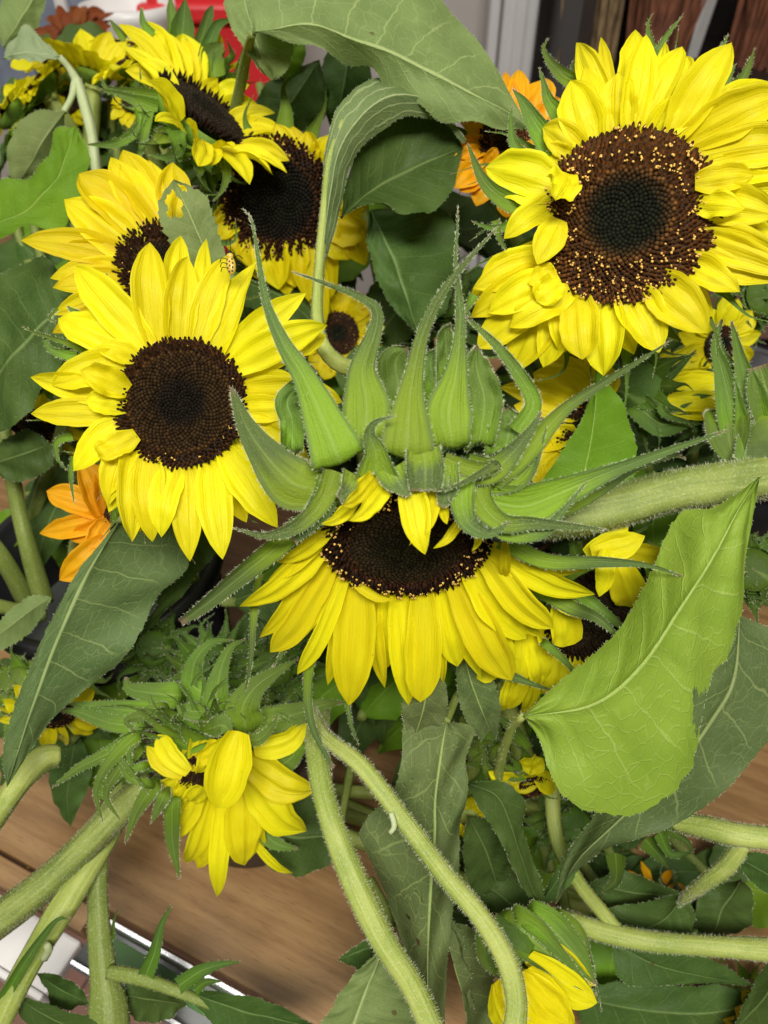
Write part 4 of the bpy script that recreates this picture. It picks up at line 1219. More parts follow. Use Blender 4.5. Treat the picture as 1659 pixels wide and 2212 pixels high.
ring_bracts(F7, 30, 2.2, 48, 20, 200, mat='bract_mid', hair=25, out=.5, back=.5, curl=.8)
ring_bracts(F7, 24, 2.7, 30, 10, 210, mat='bract_mid', hair=20, out=.3, back=.4, curl=1.3)
ring_bracts(F7, 16, 1.6, 44, mat='bract_mid', hair=25, out=.2, curl=.4)
bracts(F7, Z5, [([(900, 1060, .50), (830, 1010, .50), (850, 900, .495), (920, 830, .495), (1010, 820, .495)], [110, 100, 60, 30, 4]), ([(960, 1130, .495), (935, 1060, .49), (960, 930, .49), (1000, 850, .49), (1065, 815, .49)], [160, 110, 60, 30, 4]),
                ([(1060, 1190, .485), (1050, 1110, .48), (1120, 1010, .48), (1290, 900, .48)], [170, 150, 80, 6]), ([(760, 1060, .505), (650, 1050, .505), (560, 1030, .505), (545, 980, .505)], [120, 90, 50, 8]),
                ([(640, 1130, .50), (520, 1120, .50), (420, 1110, .50), (290, 1095, .50)], [90, 80, 50, 6]), ([(600, 1190, .495), (480, 1180, .495), (330, 1130, .495), (255, 1130, .495)], [80, 70, 36, 5]),
                ([(700, 1120, .495), (600, 1150, .49), (545, 1170, .49), (580, 1215, .49)], [70, 50, 30, 4]), ([(890, 1130, .49), (830, 1130, .485), (780, 1120, .485), (850, 1180, .485)], [80, 70, 46, 5]),
                ([(1060, 1250, .475), (1120, 1250, .475), (1170, 1200, .475), (1200, 1150, .475)], [50, 50, 30, 4]), ([(1080, 1180, .50), (1250, 1150, .50), (1400, 1100, .50), (1480, 1090, .505)], [130, 110, 50, 5]),
                ([(920, 1200, .48), (960, 1190, .475), (1000, 1220, .475)], [80, 90, 20])], mat='bract_mid', hair=60, tuck=22, tuckw=.25, cup=-.15, rim=.04)
bracts(F7, Z7, [([(560, 60, .49), (480, 120, .49), (340, 190, .49), (225, 275, .49)], [60, 60, 40, 4]), ([(580, 60, .485), (470, 170, .48), (415, 290, .48), (445, 425, .48)], [70, 50, 26, 4]), ([(590, 110, .49), (490, 230, .485), (460, 320, .485), (520, 415, .485)], [70, 46, 26, 4]),
                ([(660, 270, .49), (590, 380, .49), (540, 515, .49)], [80, 50, 4]), ([(745, 340, .50), (745, 500, .51), (776, 672, .515)], [70, 60, 4]), ([(710, 310, .49), (680, 370, .49), (655, 430, .49)], [60, 40, 4]), ([(1060, 330, .545), (1170, 500, .545), (1290, 542, .545)], [90, 70, 5]),
                ([(620, 180, .48), (570, 190, .478), (560, 120, .476), (600, 80, .476)], [40, 30, 18, 4]), ([(640, 260, .482), (560, 230, .478), (520, 150, .476), (640, 300, .474)], [40, 30, 22, 4]), ([(1300, 90, .50), (1230, 170, .505), (1120, 200, .505)], [60, 90, 60])], mat='bract_mid', hair=60, tuck=22, tuckw=.25, cup=-.15, rim=.04)
tube_px([(330, 1690, .53), (275, 1735, .53), (180, 1830, .525), (90, 1915, .52), (0, 1985, .515), (-120, 2080, .51)], [28, 30, 32, 33, 34, 34], 'stem_olive', F7.o, hair=1200, nu=50, ns=18, hairlen=.0022)
# --- shaded one behind the lime leaf
F8 = flower('sunflower half hidden behind the large lime leaf, petals curled inward', 1290, 1325, .475, (.25, -.5, .82), 120)
disc(F8, 700, (.012, .009, .005), (.022, .014, .008), (.02, .013, .008), open_=.82, pollen=.0, core=.4, spike=.13)
petals(F8, Z6, [(770, 670, 775, 852, 120, dict(lift=.012)), (760, 660, 880, 700, 60, dict(lift=.02)), (700, 760, 730, 868, 110), (640, 830, 670, 1012, 100), (600, 820, 560, 1010, 80), (610, 980, 530, 1118, 70), (650, 1010, 592, 1140, 70), (460, 940, 402, 990, 90), (560, 1000, 500, 1130, 90, BH),
                (960, 460, 940, 635, 70, dict(lift=.02)), (1000, 480, 1090, 680, 130, dict(lift=.01)), (930, 440, 1130, 375, 100, dict(lift=.01, ruf=.12)), (900, 440, 1060, 330, 80), (830, 880, 760, 1020, 130), (900, 860, 860, 1000, 120), (760, 900, 690, 1050, 120), (960, 820, 980, 930, 110), (700, 900, 640, 1060, 110, BH),
                (1080, 440, 1200, 450, 90)])
ring_petals(F8, 10, .8, 60, 200, 380, 'petal_deep', behind=.005)
receptacle(F8)
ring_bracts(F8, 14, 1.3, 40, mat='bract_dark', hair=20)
bracts(F8, Z6, [([(700, 840, .46), (770, 900, .46), (830, 970, .46), (860, 1020, .46)], [40, 30, 16, 3]), ([(860, 580, .465), (900, 560, .465)], [10, 3]), ([(820, 600, .46), (920, 680, .46), (1010, 750, .46), (1050, 810, .455)], [70, 56, 30, 6])], mat='bract_mid', tuck=14, tuckw=.4, hair=50)
stalk(F8, foot(BK3))
# --- small one lower right
F9 = flower('small sunflower with two folded petals under the lime leaf base', 1152, 1700, .50, (.1, -.55, .8), 36)
disc(F9, 200, open_=.5, pollen=.3)
petals(F9, Z8, [(560, 265, 450, 205, 90), (570, 262, 680, 240, 90), (640, 240, 650, 130, 70, dict(ruf=.15)), (680, 230, 742, 285, 80), (620, 180, 690, 150, 80), (560, 260, 520, 255, 60)])
receptacle(F9)
ring_bracts(F9, 12, 2.2, 34, mat='bract_mid', hair=20)
bracts(F9, Z8, [([(640, 230, .495), (560, 230, .493), (490, 225, .493)], [10, 40, 6]), ([(480, 240, .5), (440, 180, .5), (435, 105, .5)], [60, 30, 4]), ([(620, 110, .5), (560, 30, .5), (500, -30, .5)], [50, 60, 20])], mat='bract_mid', hair=40)
stalk(F9, foot(BK3))
F10 = flower('half opened sunflower bud with pointed green bracts over its yellow petals', 1120, 2060, .47, (.55, -.75, .05), 70)
receptacle(F10, 1.0, 'bract_dark')
petals(F10, Z8, [(700, 960, 918, 1125, 100), (660, 1030, 925, 1192, 110), (610, 1120, 830, 1310, 150), (560, 1130, 700, 1330, 150), (520, 1140, 600, 1340, 130), (500, 1150, 500, 1330, 120), (640, 1100, 800, 1290, 120), (580, 1100, 740, 1360, 130, BH)], dd=.0)
bracts(F10, Z8, [([(640, 830, .462), (720, 880, .458), (820, 990, .456), (915, 1125, .456)], [130, 150, 120, 5]), ([(560, 880, .462), (640, 930, .456), (750, 1030, .454), (920, 1180, .452)], [190, 180, 110, 5]), ([(520, 1000, .464), (600, 1060, .46), (700, 1120, .458), (810, 1155, .458)], [150, 170, 110, 6]),
                 ([(760, 830, .468), (830, 880, .466), (880, 970, .464), (940, 1240, .462)], [60, 50, 18, 3]), ([(480, 850, .468), (500, 980, .466), (560, 1100, .464)], [170, 200, 60]), ([(640, 1160, .462), (650, 1200, .46), (690, 1210, .46)], [50, 40, 4])], mat='bract_mid', tuck=14, tuckw=.4, hair=110)
stalk(F10, foot(BK2), mid=P(1130, 1960, .55))
F11 = flower('sunflower seen from behind with dark green bracts, petals towards the cabinet side', 1400, 835, .53, (.75, .05, -.35), 70)
receptacle(F11, .9, 'bract_dark', 1.1)
petals(F11, Z4, [(1170, 660, 1345, 520, 110), (1200, 690, 1422, 600, 110), (1240, 720, 1470, 690, 110), (1260, 760, 1475, 760, 90), (1260, 790, 1470, 825, 90), (1220, 700, 1440, 650, 90), (1150, 640, 1240, 540, 90)], dd=.0)
bracts(F11, Z4, [([(1080, 700, .515), (1150, 680, .51), (1230, 650, .51), (1350, 540, .51)], [110, 90, 50, 5]), ([(1120, 740, .512), (1250, 760, .508), (1330, 740, .508), (1460, 720, .508)], [110, 100, 50, 5]), ([(1090, 640, .515), (1060, 560, .512), (1030, 500, .512), (1020, 470, .512)], [110, 100, 50, 10]),
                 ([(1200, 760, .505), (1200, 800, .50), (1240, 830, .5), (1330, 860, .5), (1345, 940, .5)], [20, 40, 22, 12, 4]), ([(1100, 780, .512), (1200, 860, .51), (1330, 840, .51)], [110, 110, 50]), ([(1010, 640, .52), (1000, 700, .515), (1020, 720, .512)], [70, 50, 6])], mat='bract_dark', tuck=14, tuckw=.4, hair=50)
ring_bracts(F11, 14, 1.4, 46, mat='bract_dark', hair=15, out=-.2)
stalk(F11, foot(BK4))
F12 = flower('pale hairy sunflower head turned away, twisted bract tips above', 1668, 965, .46, (.8, .5, -.4), 95)
receptacle(F12, .9, 'bract', 1.1)
bracts(F12, None, [([(1600, 960, .45), (1580, 890, .445), (1560, 800, .445), (1545, 745, .447), (1560, 690, .45)], [70, 60, 34, 16, 4]), ([(1630, 920, .445), (1620, 850, .44), (1600, 780, .44), (1580, 695, .442)], [80, 60, 26, 4]), ([(1680, 900, .44), (1655, 840, .435), (1640, 790, .435)], [90, 80, 40]),
                   ([(1570, 900, .448), (1575, 950, .446), (1590, 1010, .446)], [90, 80, 20]), ([(1640, 960, .44), (1630, 1010, .438), (1600, 1040, .438)], [90, 90, 30]), ([(1590, 800, .45), (1560, 760, .45), (1545, 700, .45)], [20, 14, 3])], mat='bract_mid', tuck=14, tuckw=.4, hair=160, hairlen=.0028)
petals(F12, None, [(1620, 860, 1600, 780, 40), (1640, 840, 1665, 790, 50), (1640, 830, 1690, 810, 50)], dd=.01)
stalk(F12, foot(BK4))
F13 = flower('deep golden sunflower mostly hidden under the largest sunflower', 1270, 930, .505, (-.1, .1, .9), 80)
disc(F13, 300)
petals(F13, Z4, [(870, 760, 640, 650, 170), (880, 800, 500, 690, 110), (850, 790, 640, 810, 120), (800, 930, 715, 890, 110), (790, 950, 625, 1080, 150), (800, 990, 650, 1140, 140), (880, 720, 700, 600, 150), (900, 700, 860, 560, 160), (800, 850, 560, 780, 120), (780, 1010, 700, 1150, 120), (930, 720, 960, 600, 130), (800, 880, 610, 970, 120)], mat='petal_deep')
receptacle(F13)
stalk(F13, foot(BK4))
G_OR = 'orange sunflowers in the bunch'
F15 = flower('orange sunflower with brown centre peeking from behind the big hanging leaf tip', 1090, 308, .53, (.1, 0, 1), 58, group=G_OR)
disc(F15, 350, (.03, .014, .006), (.09, .035, .010), (.13, .05, .012), open_=.6, pollen=.25, pol_col=(.6, .3, .06))
petals(F15, Z2, [(540, 540, 520, 310, 90), (560, 540, 580, 300, 90), (610, 540, 690, 340, 150), (660, 560, 770, 430, 110), (450, 570, 320, 500, 120), (430, 620, 290, 680, 90), (420, 670, 285, 750, 100), (420, 720, 300, 810, 100), (430, 740, 330, 830, 90), (450, 760, 395, 890, 110), (480, 560, 370, 470, 110, BH), (620, 680, 640, 600, 90), (520, 780, 560, 950, 110), (460, 680, 490, 640, 50, dict(lift=.01)), (580, 770, 620, 900, 110)], mat='petal_orange')
receptacle(F15)
ring_bracts(F15, 12, 1.8, 40, mat='bract_mid', hair=10)
stalk(F15, foot(BK4))
F16 = flower('orange sunflower in profile above the black bucket rim', 252, 1115, .505, (.75, .1, .6), 30, group=G_OR)
disc(F16, 150, (.06, .03, .01), (.09, .04, .01), (.12, .05, .012))
petals(F16, Z5, [(470, 275, 203, 172, 105, dict(dd=0)), (465, 300, 170, 358, 90, dict(dd=0)), (455, 320, 300, 390, 80, dict(dd=0)), (450, 400, 258, 565, 120, dict(dd=0)), (440, 260, 345, 40, 120, dict(dd=0)), (460, 250, 430, 60, 90, dict(dd=0)), (470, 300, 300, 300, 110, dict(dd=.01)), (440, 330, 380, 430, 80, dict(dd=.0)), (490, 260, 520, 180, 70, dict(dd=0))], mat='petal_orange')
receptacle(F16)
bracts(F16, None, [([(262, 1110, .5), (240, 1060, .498), (215, 1020, .498)], [20, 14, 4]), ([(250, 1130, .5), (245, 1080, .497), (250, 1040, .497)], [20, 14, 3])], mat='bract_mid', hair=20)
stalk(F16, foot(BK1), .007)
# --- the ones in the far corner
def far_flower(label, cx, cy, d, n, r, np_, ln, wp, B, mat='petal', nb=12, group='small sunflowers at the back of the bunch', dsc=True, **kw):
    f = flower(label, cx, cy, d, n, r, group=group)
    if dsc:
        disc(f, 220)
    ring_petals(f, np_, ln, wp, mat=mat, **kw)
    receptacle(f, .7)
    ring_bracts(f, nb, 1.6, wp * .8, mat='bract_mid', hair=0, out=.5, back=.5)
    stalk(f, foot(B), hair=0)
    return f


F17 = far_flower('upright pale yellow sunflower seen from its side before the rust bloom', 205, 150, .70, (.25, .85, .2), 38, 14, 1.9, 42, BK1, flare=.3)
petals(F17, None, [(190, 150, 172, 62, 46), (215, 150, 243, 70, 46), (235, 150, 275, 88, 42), (170, 145, 122, 95, 46)], dd=0)
far_flower('crumpled yellow sunflower under the whitish small leaf', 80, 175, .70, (-.6, .5, .5), 40, 20, 1.3, 34, BK1)
far_flower('low yellow sunflower left of the forked pale stem', 70, 245, .72, (-.2, -.3, .9), 34, 18, 1.4, 32, BK1)
far_flower('bud-like sunflower with green bracts past the whitish small leaf', 8, 235, .68, (-.6, .4, .4), 40, 10, 1.2, 30, BK1, nb=18)
far_flower('yellow sunflower crowded behind the half turned one', 285, 125, .66, (-.3, .6, .5), 40, 16, 1.5, 40, BK1)
far_flower('pale yellow sunflower with loose petals above the whitish small leaf', 125, 125, .74, (.1, .6, .7), 36, 18, 1.6, 36, BK1)
far_flower('yellow sunflower pressed against the forked pale stem', 150, 215, .73, (-.3, .1, .9), 32, 16, 1.5, 34, BK1, nb=16)
far_flower('yellow bud-like sunflower by the white pail', 262, 92, .72, (.1, .7, .5), 30, 14, 1.5, 32, BK1, nb=16)
far_flower('small yellow bloom under the half turned sunflower bracts', 290, 215, .66, (-.2, .2, .9), 30, 14, 1.2, 30, BK1)
far_flower('yellow sunflower low in the shade beside the dark hanging leaf', 72, 920, .62, (0, -.8, .5), 55, 16, 1.2, 32, BK1, mat='petal_deep')
far_flower('yellow sunflower wedged under the folded grey green leaf', 115, 1545, .545, (.2, -.55, .6), 45, 16, 1.7, 40, BK1)
far_flower('deep yellow sunflower low between nodding and ragged ones', 730, 720, .64, (0, -.2, .9), 45, 18, 1.2, 42, BK3, mat='petal_deep')
far_flower('yellow sunflower at the shelf side below the largest one', 1560, 745, .56, (.2, -.3, .8), 40, 16, 1.5, 44, BK4)
far_flower('shaded sunflower peeping out beyond the bottom leaves on the table', 1640, 2190, .57, (.3, -.3, .8), 45, 16, 1.5, 40, BK2, mat='petal_deep')
far_flower('bud with a few orange tips lying on the brown boards', 1415, 1935, .60, (0, .6, .5), 26, 10, 2.0, 20, BK2, mat='petal_orange', nb=16)
far_flower('small sunflower bud beside the wilted hanging leaf', 1012, 1775, .53, (-.3, -.3, .8), 26, 10, 1.5, 36, BK3, dsc=False)
fr_ = flower('rust brown bloom standing above the pale yellow sunflower', 155, 75, .86, (-.1, .35, .9), 32, cat='flower', group='single rust bloom', name='rust_flower')
disc(fr_, 150, (.05, .02, .01), (.06, .02, .01), (.08, .03, .01), pollen=0)
ring_petals(fr_, 22, 2.0, 30, mat='petal_rust')
ring_petals(fr_, 14, 1.3, 26, mat='petal_rust', flare=.4)
receptacle(fr_)
stalk(fr_, foot(BK1), hair=0)
# --- bracted buds in the gaps
def bud(label, cx, cy, d, n, r, nb, ln, wp, B, mat='bract_mid', hair=25, yellow=0):
    f = flower(label, cx, cy, d, n, r, cat='flower bud', group='green sunflower buds in the bunch', name='sunflower_bud')
    receptacle(f, .7, mat, 1.1)
    lathe('core', f.c, f.n, [(f.r * .95, -.003), (f.r * .8, f.r * .1), (f.r * .4, f.r * .16), (0, f.r * .18)], mat, f.o, 24)
    ring_bracts(f, nb, ln, wp, mat=mat, hair=hair, out=-1.0, back=.1, curl=.3, r0=.5, r1=.9)
    ring_bracts(f, nb // 2, ln * .8, wp, mat=mat, hair=hair, out=-1.3, back=-.1, curl=.2, r0=.05, r1=.4)
    ring_bracts(f, nb // 2, ln * .9, wp, mat=mat, hair=hair, out=-.6, back=-.05, curl=.6, r0=.3, r1=.7)
    ring_bracts(f, nb, ln * 1.1, wp, mat=mat, hair=hair, out=.5, back=.5, curl=.9)
    if yellow:
        ring_petals(f, yellow, 1.0, wp * .7, flare=.6)
    stalk(f, foot(B), hair=0)
    return f


bud('leafy bud above the cut stem end at the bucket', 120, 1470, .56, (-.1, .4, .8), 42, 14, 2.2, 40, BK1, 'bract_mid')
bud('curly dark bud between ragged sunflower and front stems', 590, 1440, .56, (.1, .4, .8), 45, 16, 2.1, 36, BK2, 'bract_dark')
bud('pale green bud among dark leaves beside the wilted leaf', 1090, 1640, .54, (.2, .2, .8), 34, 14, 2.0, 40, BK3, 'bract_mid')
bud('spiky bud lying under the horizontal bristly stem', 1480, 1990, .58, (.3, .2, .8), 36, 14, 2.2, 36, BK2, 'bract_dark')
b = bud('upright bud with spiky green bracts against the red crate', 452, 135, .64, (.05, .9, .1), 40, 12, 2.0, 40, BK3, 'bract_mid', 10, 5)
bracts(b, Z1, [([(740, 190, .61), (750, 120, .61), (740, 50, .61), (735, -20, .61)], [60, 50, 40, 4]), ([(780, 200, .605), (790, 120, .605), (797, 50, .605), (800, -10, .605)], [100, 100, 50, 4], dict(mat='bract_dark')), ([(850, 230, .61), (880, 140, .61), (905, 60, .61), (920, 20, .61)], [60, 50, 40, 4], dict(mat='bract_dark')),
                 ([(880, 300, .6), (900, 200, .6), (940, 110, .6), (1010, 80, .6)], [70, 60, 40, 4], dict(mat='bract_dark')), ([(930, 330, .6), (920, 240, .6), (960, 190, .6)], [90, 100, 20]), ([(1040, 340, .6), (1050, 280, .6), (1060, 190, .6)], [70, 50, 10], dict(mat='bract_dark'))], hair=0, mat='bract_mid')
bud('tangled green bud above the ragged drooping sunflower', 440, 1430, .545, (-.2, .5, .7), 55, 18, 1.9, 42, BK2, 'bract_dark')
bud('dark green bud between the folded leaf and the ragged sunflower', 330, 1400, .57, (.1, .2, .9), 40, 14, 2.0, 36, BK2, 'bract_dark', 20, 0)
bud('green bud at the left of the folded grey green leaf', 25, 1480, .55, (-.2, .4, .8), 45, 14, 1.9, 44, BK1, 'bract_mid')
bud('shaded bud right of the nodding sunflower stem end', 1560, 870, .55, (-.4, .1, .8), 55, 16, 1.6, 50, BK4, 'bract_dark')
bud('dark bud under the forked stems on the boards', 1240, 1790, .56, (.1, .1, .9), 45, 14, 1.8, 44, BK2, 'bract_dark')
bud('green bud beside the largest sunflower at the shelf side', 1655, 640, .56, (.2, .1, .9), 45, 14, 1.5, 40, BK4, 'bract_dark')
bud('low bud behind the lime leaf at the table side', 1625, 1230, .52, (-.3, .2, .8), 50, 14, 1.6, 44, BK4, 'bract_dark')
bud('dark bud deep under the curled leaf', 960, 640, .60, (-.2, .3, .9), 50, 14, 2.0, 40, BK3, 'bract_dark')


# ---------------------------------------------------------------- leafy stalks: each is a stem with its leaves
def leafy(label, loc, name='sunflower_stalk', group=None):
    return thing(name, loc, label, 'stalk', group)


S1 = leafy('stalk with the broad grey green leaf reaching towards the orange bloom', onz(560, 400, .1))
tube_px([(420, 480, .66), (500, 260, .60), (530, 130, .545), (545, 72, .502)], [14, 13, 11, 8], 'stem_dark', S1, hair=60)
leaf_px([(545, 72, .50), (555, -60, .53), (760, -130, .54), (960, -15, .525), (1050, 115, .515), (1105, 205, .51), (1140, 280, .50)],
        [(545, 72, .50), (700, 70, .495), (900, 150, .492), (1030, 215, .495), (1140, 280, .50)],
        [(545, 72, .50), (640, 90, .50), (780, 130, .505), (850, 195, .50), (940, 248, .497), (1050, 270, .497), (1140, 280, .50)], 'leaf_under', S1, nu=110, nv=41, crinkle=.012, quilt=.012, cup=-.03, serr=.0008, nser=24, hair=160)
leaf_px([(520, -40, .54), (485, -10, .53), (500, 60, .53), (545, 130, .53), (588, 175, .54)], [(520, -40, .535), (535, 30, .53), (560, 110, .525), (588, 175, .54)], [(520, -40, .53), (620, 20, .525), (640, 90, .525), (620, 150, .53), (588, 175, .54)], 'leaf_under', S1, crinkle=.03)
S2_ = leafy('stalk with the curled over leaf showing pale ribs above the nodding sunflower', onz(760, 900, .1))
tube_px([(800, 800, .50), (740, 790, .475), (700, 750, .47), (685, 680, .472), (690, 570, .475), (700, 460, .478), (712, 350, .482), (740, 260, .487)], [17, 17, 15, 13, 12, 10, 8, 4], 'stem', S2_, hair=500, hairlen=.0018)
leaf_px([(692, 560, .478), (698, 420, .478), (708, 300, .485), (745, 205, .495), (830, 160, .515), (930, 205, .53), (1005, 305, .525)],
        [(695, 560, .474), (712, 420, .476), (735, 320, .48), (790, 245, .485), (860, 212, .49), (940, 230, .50), (1005, 305, .51)],
        [(705, 560, .478), (737, 450, .484), (755, 360, .488), (795, 300, .495), (860, 250, .497), (945, 250, .505), (1005, 308, .512)], 'leaf_ribbed', S2_, nu=80, nv=27, quilt=.01, crinkle=.008, cup=-.1, serr=.001, hair=160)
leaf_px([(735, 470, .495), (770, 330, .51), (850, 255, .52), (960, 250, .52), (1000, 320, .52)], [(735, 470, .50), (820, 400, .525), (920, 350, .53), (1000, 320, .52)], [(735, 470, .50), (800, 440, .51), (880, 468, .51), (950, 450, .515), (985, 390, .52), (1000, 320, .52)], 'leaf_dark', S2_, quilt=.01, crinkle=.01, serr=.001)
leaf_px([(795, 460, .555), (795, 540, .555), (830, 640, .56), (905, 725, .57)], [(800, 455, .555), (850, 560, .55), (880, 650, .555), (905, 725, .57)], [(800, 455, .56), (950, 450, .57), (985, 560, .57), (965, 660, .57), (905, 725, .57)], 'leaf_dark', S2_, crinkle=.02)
S3_ = leafy('stalk with the bright serrated leaf left of the golden petals', onz(-60, 800, .1))
tube_px([(-160, 900, .62), (-120, 700, .56), (-60, 505, .505)], [14, 13, 8], 'stem_dark', S3_)
leaf_px([(-60, 505, .50), (0, 405, .515), (60, 388, .515), (105, 345, .51), (125, 285, .51), (165, 272, .505)], [(-60, 505, .50), (50, 455, .50), (120, 385, .50), (165, 272, .505)], [(-60, 505, .50), (0, 518, .50), (50, 497, .495), (140, 492, .495), (190, 410, .495), (192, 330, .50), (165, 272, .505)], 'leaf_bright', S3_, serr=.0025, nser=12, nu=80, nv=31)
S4_ = leafy('stalk with the small hole eaten leaf behind the round sunflower', onz(480, 800, .1))
tube_px([(500, 800, .56), (500, 700, .52), (482, 645, .472)], [9, 8, 6], 'stem_dark', S4_)
leaf_px([(482, 650, .47), (440, 640, .47), (400, 565, .47), (358, 505, .468), (342, 440, .465), (375, 388, .462)], [(482, 650, .47), (450, 560, .466), (415, 475, .463), (375, 388, .462)], [(482, 650, .47), (505, 600, .472), (482, 535, .47), (462, 470, .468), (440, 420, .466), (375, 388, .462)],
        'leaf_under', S4_, serr=.003, nser=14, hole=[(.80, -.42, .10, .32), (.92, .5, .05, .2)], nu=80, nv=31, crinkle=.03)
S5_ = leafy('stalk with the dark broad leaf hanging left of the round sunflower', onz(100, 1100, .1))
tube_px([(60, 1150, .66), (140, 900, .60), (160, 640, .52)], [14, 13, 8], 'stem_dark', S5_)
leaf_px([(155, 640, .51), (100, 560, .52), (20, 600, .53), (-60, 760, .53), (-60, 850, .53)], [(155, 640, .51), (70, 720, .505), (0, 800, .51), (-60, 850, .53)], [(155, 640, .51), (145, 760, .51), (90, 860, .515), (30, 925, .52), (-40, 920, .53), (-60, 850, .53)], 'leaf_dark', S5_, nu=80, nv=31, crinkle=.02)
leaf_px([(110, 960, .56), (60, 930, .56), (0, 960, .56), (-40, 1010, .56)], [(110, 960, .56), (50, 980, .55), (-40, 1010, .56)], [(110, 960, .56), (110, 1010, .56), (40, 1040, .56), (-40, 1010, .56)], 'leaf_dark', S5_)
S6_ = leafy('stalk with the folded grey green leaf hanging over the black bucket', onz(260, 1400, .1))
tube_px([(420, 1250, .60), (340, 1130, .54), (290, 1090, .49), (255, 1127, .472)], [13, 12, 10, 8], 'stem_dark', S6_)
leaf_px([(255, 1127, .47), (165, 1235, .468), (95, 1370, .466), (30, 1530, .465), (5, 1640, .468), (15, 1700, .47)], [(255, 1127, .47), (190, 1235, .463), (122, 1380, .46), (68, 1530, .46), (15, 1700, .47)],
        [(255, 1127, .475), (360, 1122, .50), (405, 1212, .505), (345, 1277, .50), (302, 1362, .49), (250, 1437, .485), (150, 1512, .477), (80, 1600, .473), (15, 1700, .47)], 'leaf_grey', S6_, nu=110, nv=41, quilt=.014, crinkle=.014, serr=.0015, nser=16, hair=100)
leaf_px([(360, 1120, .51), (470, 1150, .54), (420, 1250, .54), (300, 1380, .54)], [(360, 1120, .51), (410, 1200, .525), (300, 1380, .54)], [(360, 1120, .51), (370, 1220, .52), (300, 1380, .54)], 'leaf_dark', S6_)
S7_ = leafy('stalk with the big lime leaf and its grey green twin at the table side', onz(1100, 1700, .1))
tube_px([(1085, 1900, .60), (1075, 1700, .50), (1100, 1585, .43), (1130, 1547, .402)], [13, 11, 9, 7], 'stem', S7_, hair=100)
L8 = leaf_px([(1130, 1547, .40), (1200, 1480, .405), (1280, 1415, .41), (1345, 1350, .41), (1400, 1250, .41), (1450, 1140, .408), (1485, 1100, .405), (1540, 1095, .402), (1600, 1060, .40), (1640, 1030, .40)],
             [(1130, 1547, .40), (1280, 1520, .392), (1380, 1440, .388), (1470, 1310, .386), (1545, 1190, .388), (1600, 1090, .393), (1640, 1030, .40)],
             [(1130, 1547, .40), (1165, 1600, .40), (1190, 1674, .398), (1230, 1729, .397), (1280, 1754, .396), (1355, 1764, .396), (1420, 1739, .395), (1470, 1699, .394), (1494, 1664, .394), (1510, 1600, .393), (1520, 1540, .392), (1545, 1452, .392), (1575, 1422, .392), (1592, 1362, .392), (1612, 1297, .393), (1620, 1197, .394), (1630, 1097, .396), (1640, 1030, .40)],
             'leaf_lime', S7_, nu=130, nv=51, quilt=.017, crinkle=.022, cup=-.07, serr=.0022, nser=20, ripple=.012, hair=160, hole=[(.52, .86, .028, .16), (.55, .98, .03, .12)])
leaf_px([(1600, 1330, .45), (1500, 1450, .455), (1400, 1600, .46), (1300, 1740, .465), (1225, 1850, .47), (1203, 1949, .475)], [(1600, 1330, .45), (1585, 1462, .44), (1550, 1540, .437), (1470, 1650, .44), (1335, 1774, .447), (1240, 1870, .457), (1203, 1949, .475)],
        [(1600, 1330, .455), (1720, 1400, .45), (1710, 1540, .446), (1655, 1600, .444), (1570, 1700, .444), (1480, 1770, .446), (1380, 1810, .45), (1310, 1832, .455), (1285, 1850, .46), (1230, 1895, .465), (1203, 1949, .475)], 'leaf_grey', S7_, nu=110, nv=41, crinkle=.018, quilt=.012, serr=.0015, nser=30, hair=200)
S8_ = leafy('stalk with the long wilted leaf hanging down behind the two front stems', onz(980, 1700, .1))
tube_px([(1010, 1480, .52), (985, 1510, .49), (965, 1560, .462)], [10, 9, 7], 'stem_dark', S8_)
leaf_px([(955, 1560, .462), (880, 1548, .465), (865, 1640, .47), (845, 1710, .475), (780, 1790, .48), (805, 1850, .482), (840, 1960, .482), (880, 2060, .482), (890, 2150, .485), (905, 2260, .49)], [(965, 1560, .46), (942, 1714, .458), (940, 1814, .458), (932, 1914, .46), (924, 2064, .462), (924, 2140, .465), (930, 2260, .47)],
        [(972, 1560, .462), (1022, 1572, .468), (1005, 1640, .47), (1008, 1700, .472), (995, 1780, .474), (990, 1890, .476), (975, 1990, .478), (965, 2100, .48), (960, 2260, .485)], 'leaf_wilt', S8_, nu=110, nv=41, quilt=.014, crinkle=.05, ripple=.07, serr=.001, cup=.08, hole=[(.62, -.5, .006, .04), (.67, -.3, .008, .05)])
leaf_px([(930, 1440, .46), (880, 1480, .462), (870, 1540, .465), (890, 1610, .47)], [(930, 1440, .455), (915, 1530, .455), (890, 1610, .47)], [(930, 1440, .46), (965, 1490, .46), (955, 1560, .463), (890, 1610, .47)], 'leaf_wilt', S8_)
leaf_px([(965, 1990, .485), (990, 2000, .485), (1010, 2100, .485), (1020, 2250, .485)], [(965, 1990, .485), (980, 2080, .48), (1000, 2160, .48), (1010, 2250, .485)], [(965, 1990, .49), (1040, 2020, .495), (1070, 2120, .50), (1060, 2250, .50)], 'leaf_wilt', S8_, crinkle=.06, ripple=.08)
leaf_px([(1000, 1400, .48), (985, 1450, .48), (1000, 1540, .485), (1040, 1600, .49)], [(1000, 1400, .475), (1020, 1480, .475), (1060, 1580, .49)], [(1000, 1400, .48), (1050, 1440, .48), (1080, 1520, .485), (1070, 1600, .49)], 'leaf_wilt', S8_)
S9_ = leafy('stalk with the dark twisted leaves below the small folded sunflower', onz(1100, 1800, .1))
tube_px([(1190, 1640, .56), (1200, 1800, .54), (1245, 1900, .52), (1300, 1970, .497), (1345, 2022, .484)], [15, 16, 16, 15, 13], 'stem', S9_, hair=150, hairlen=.0018)
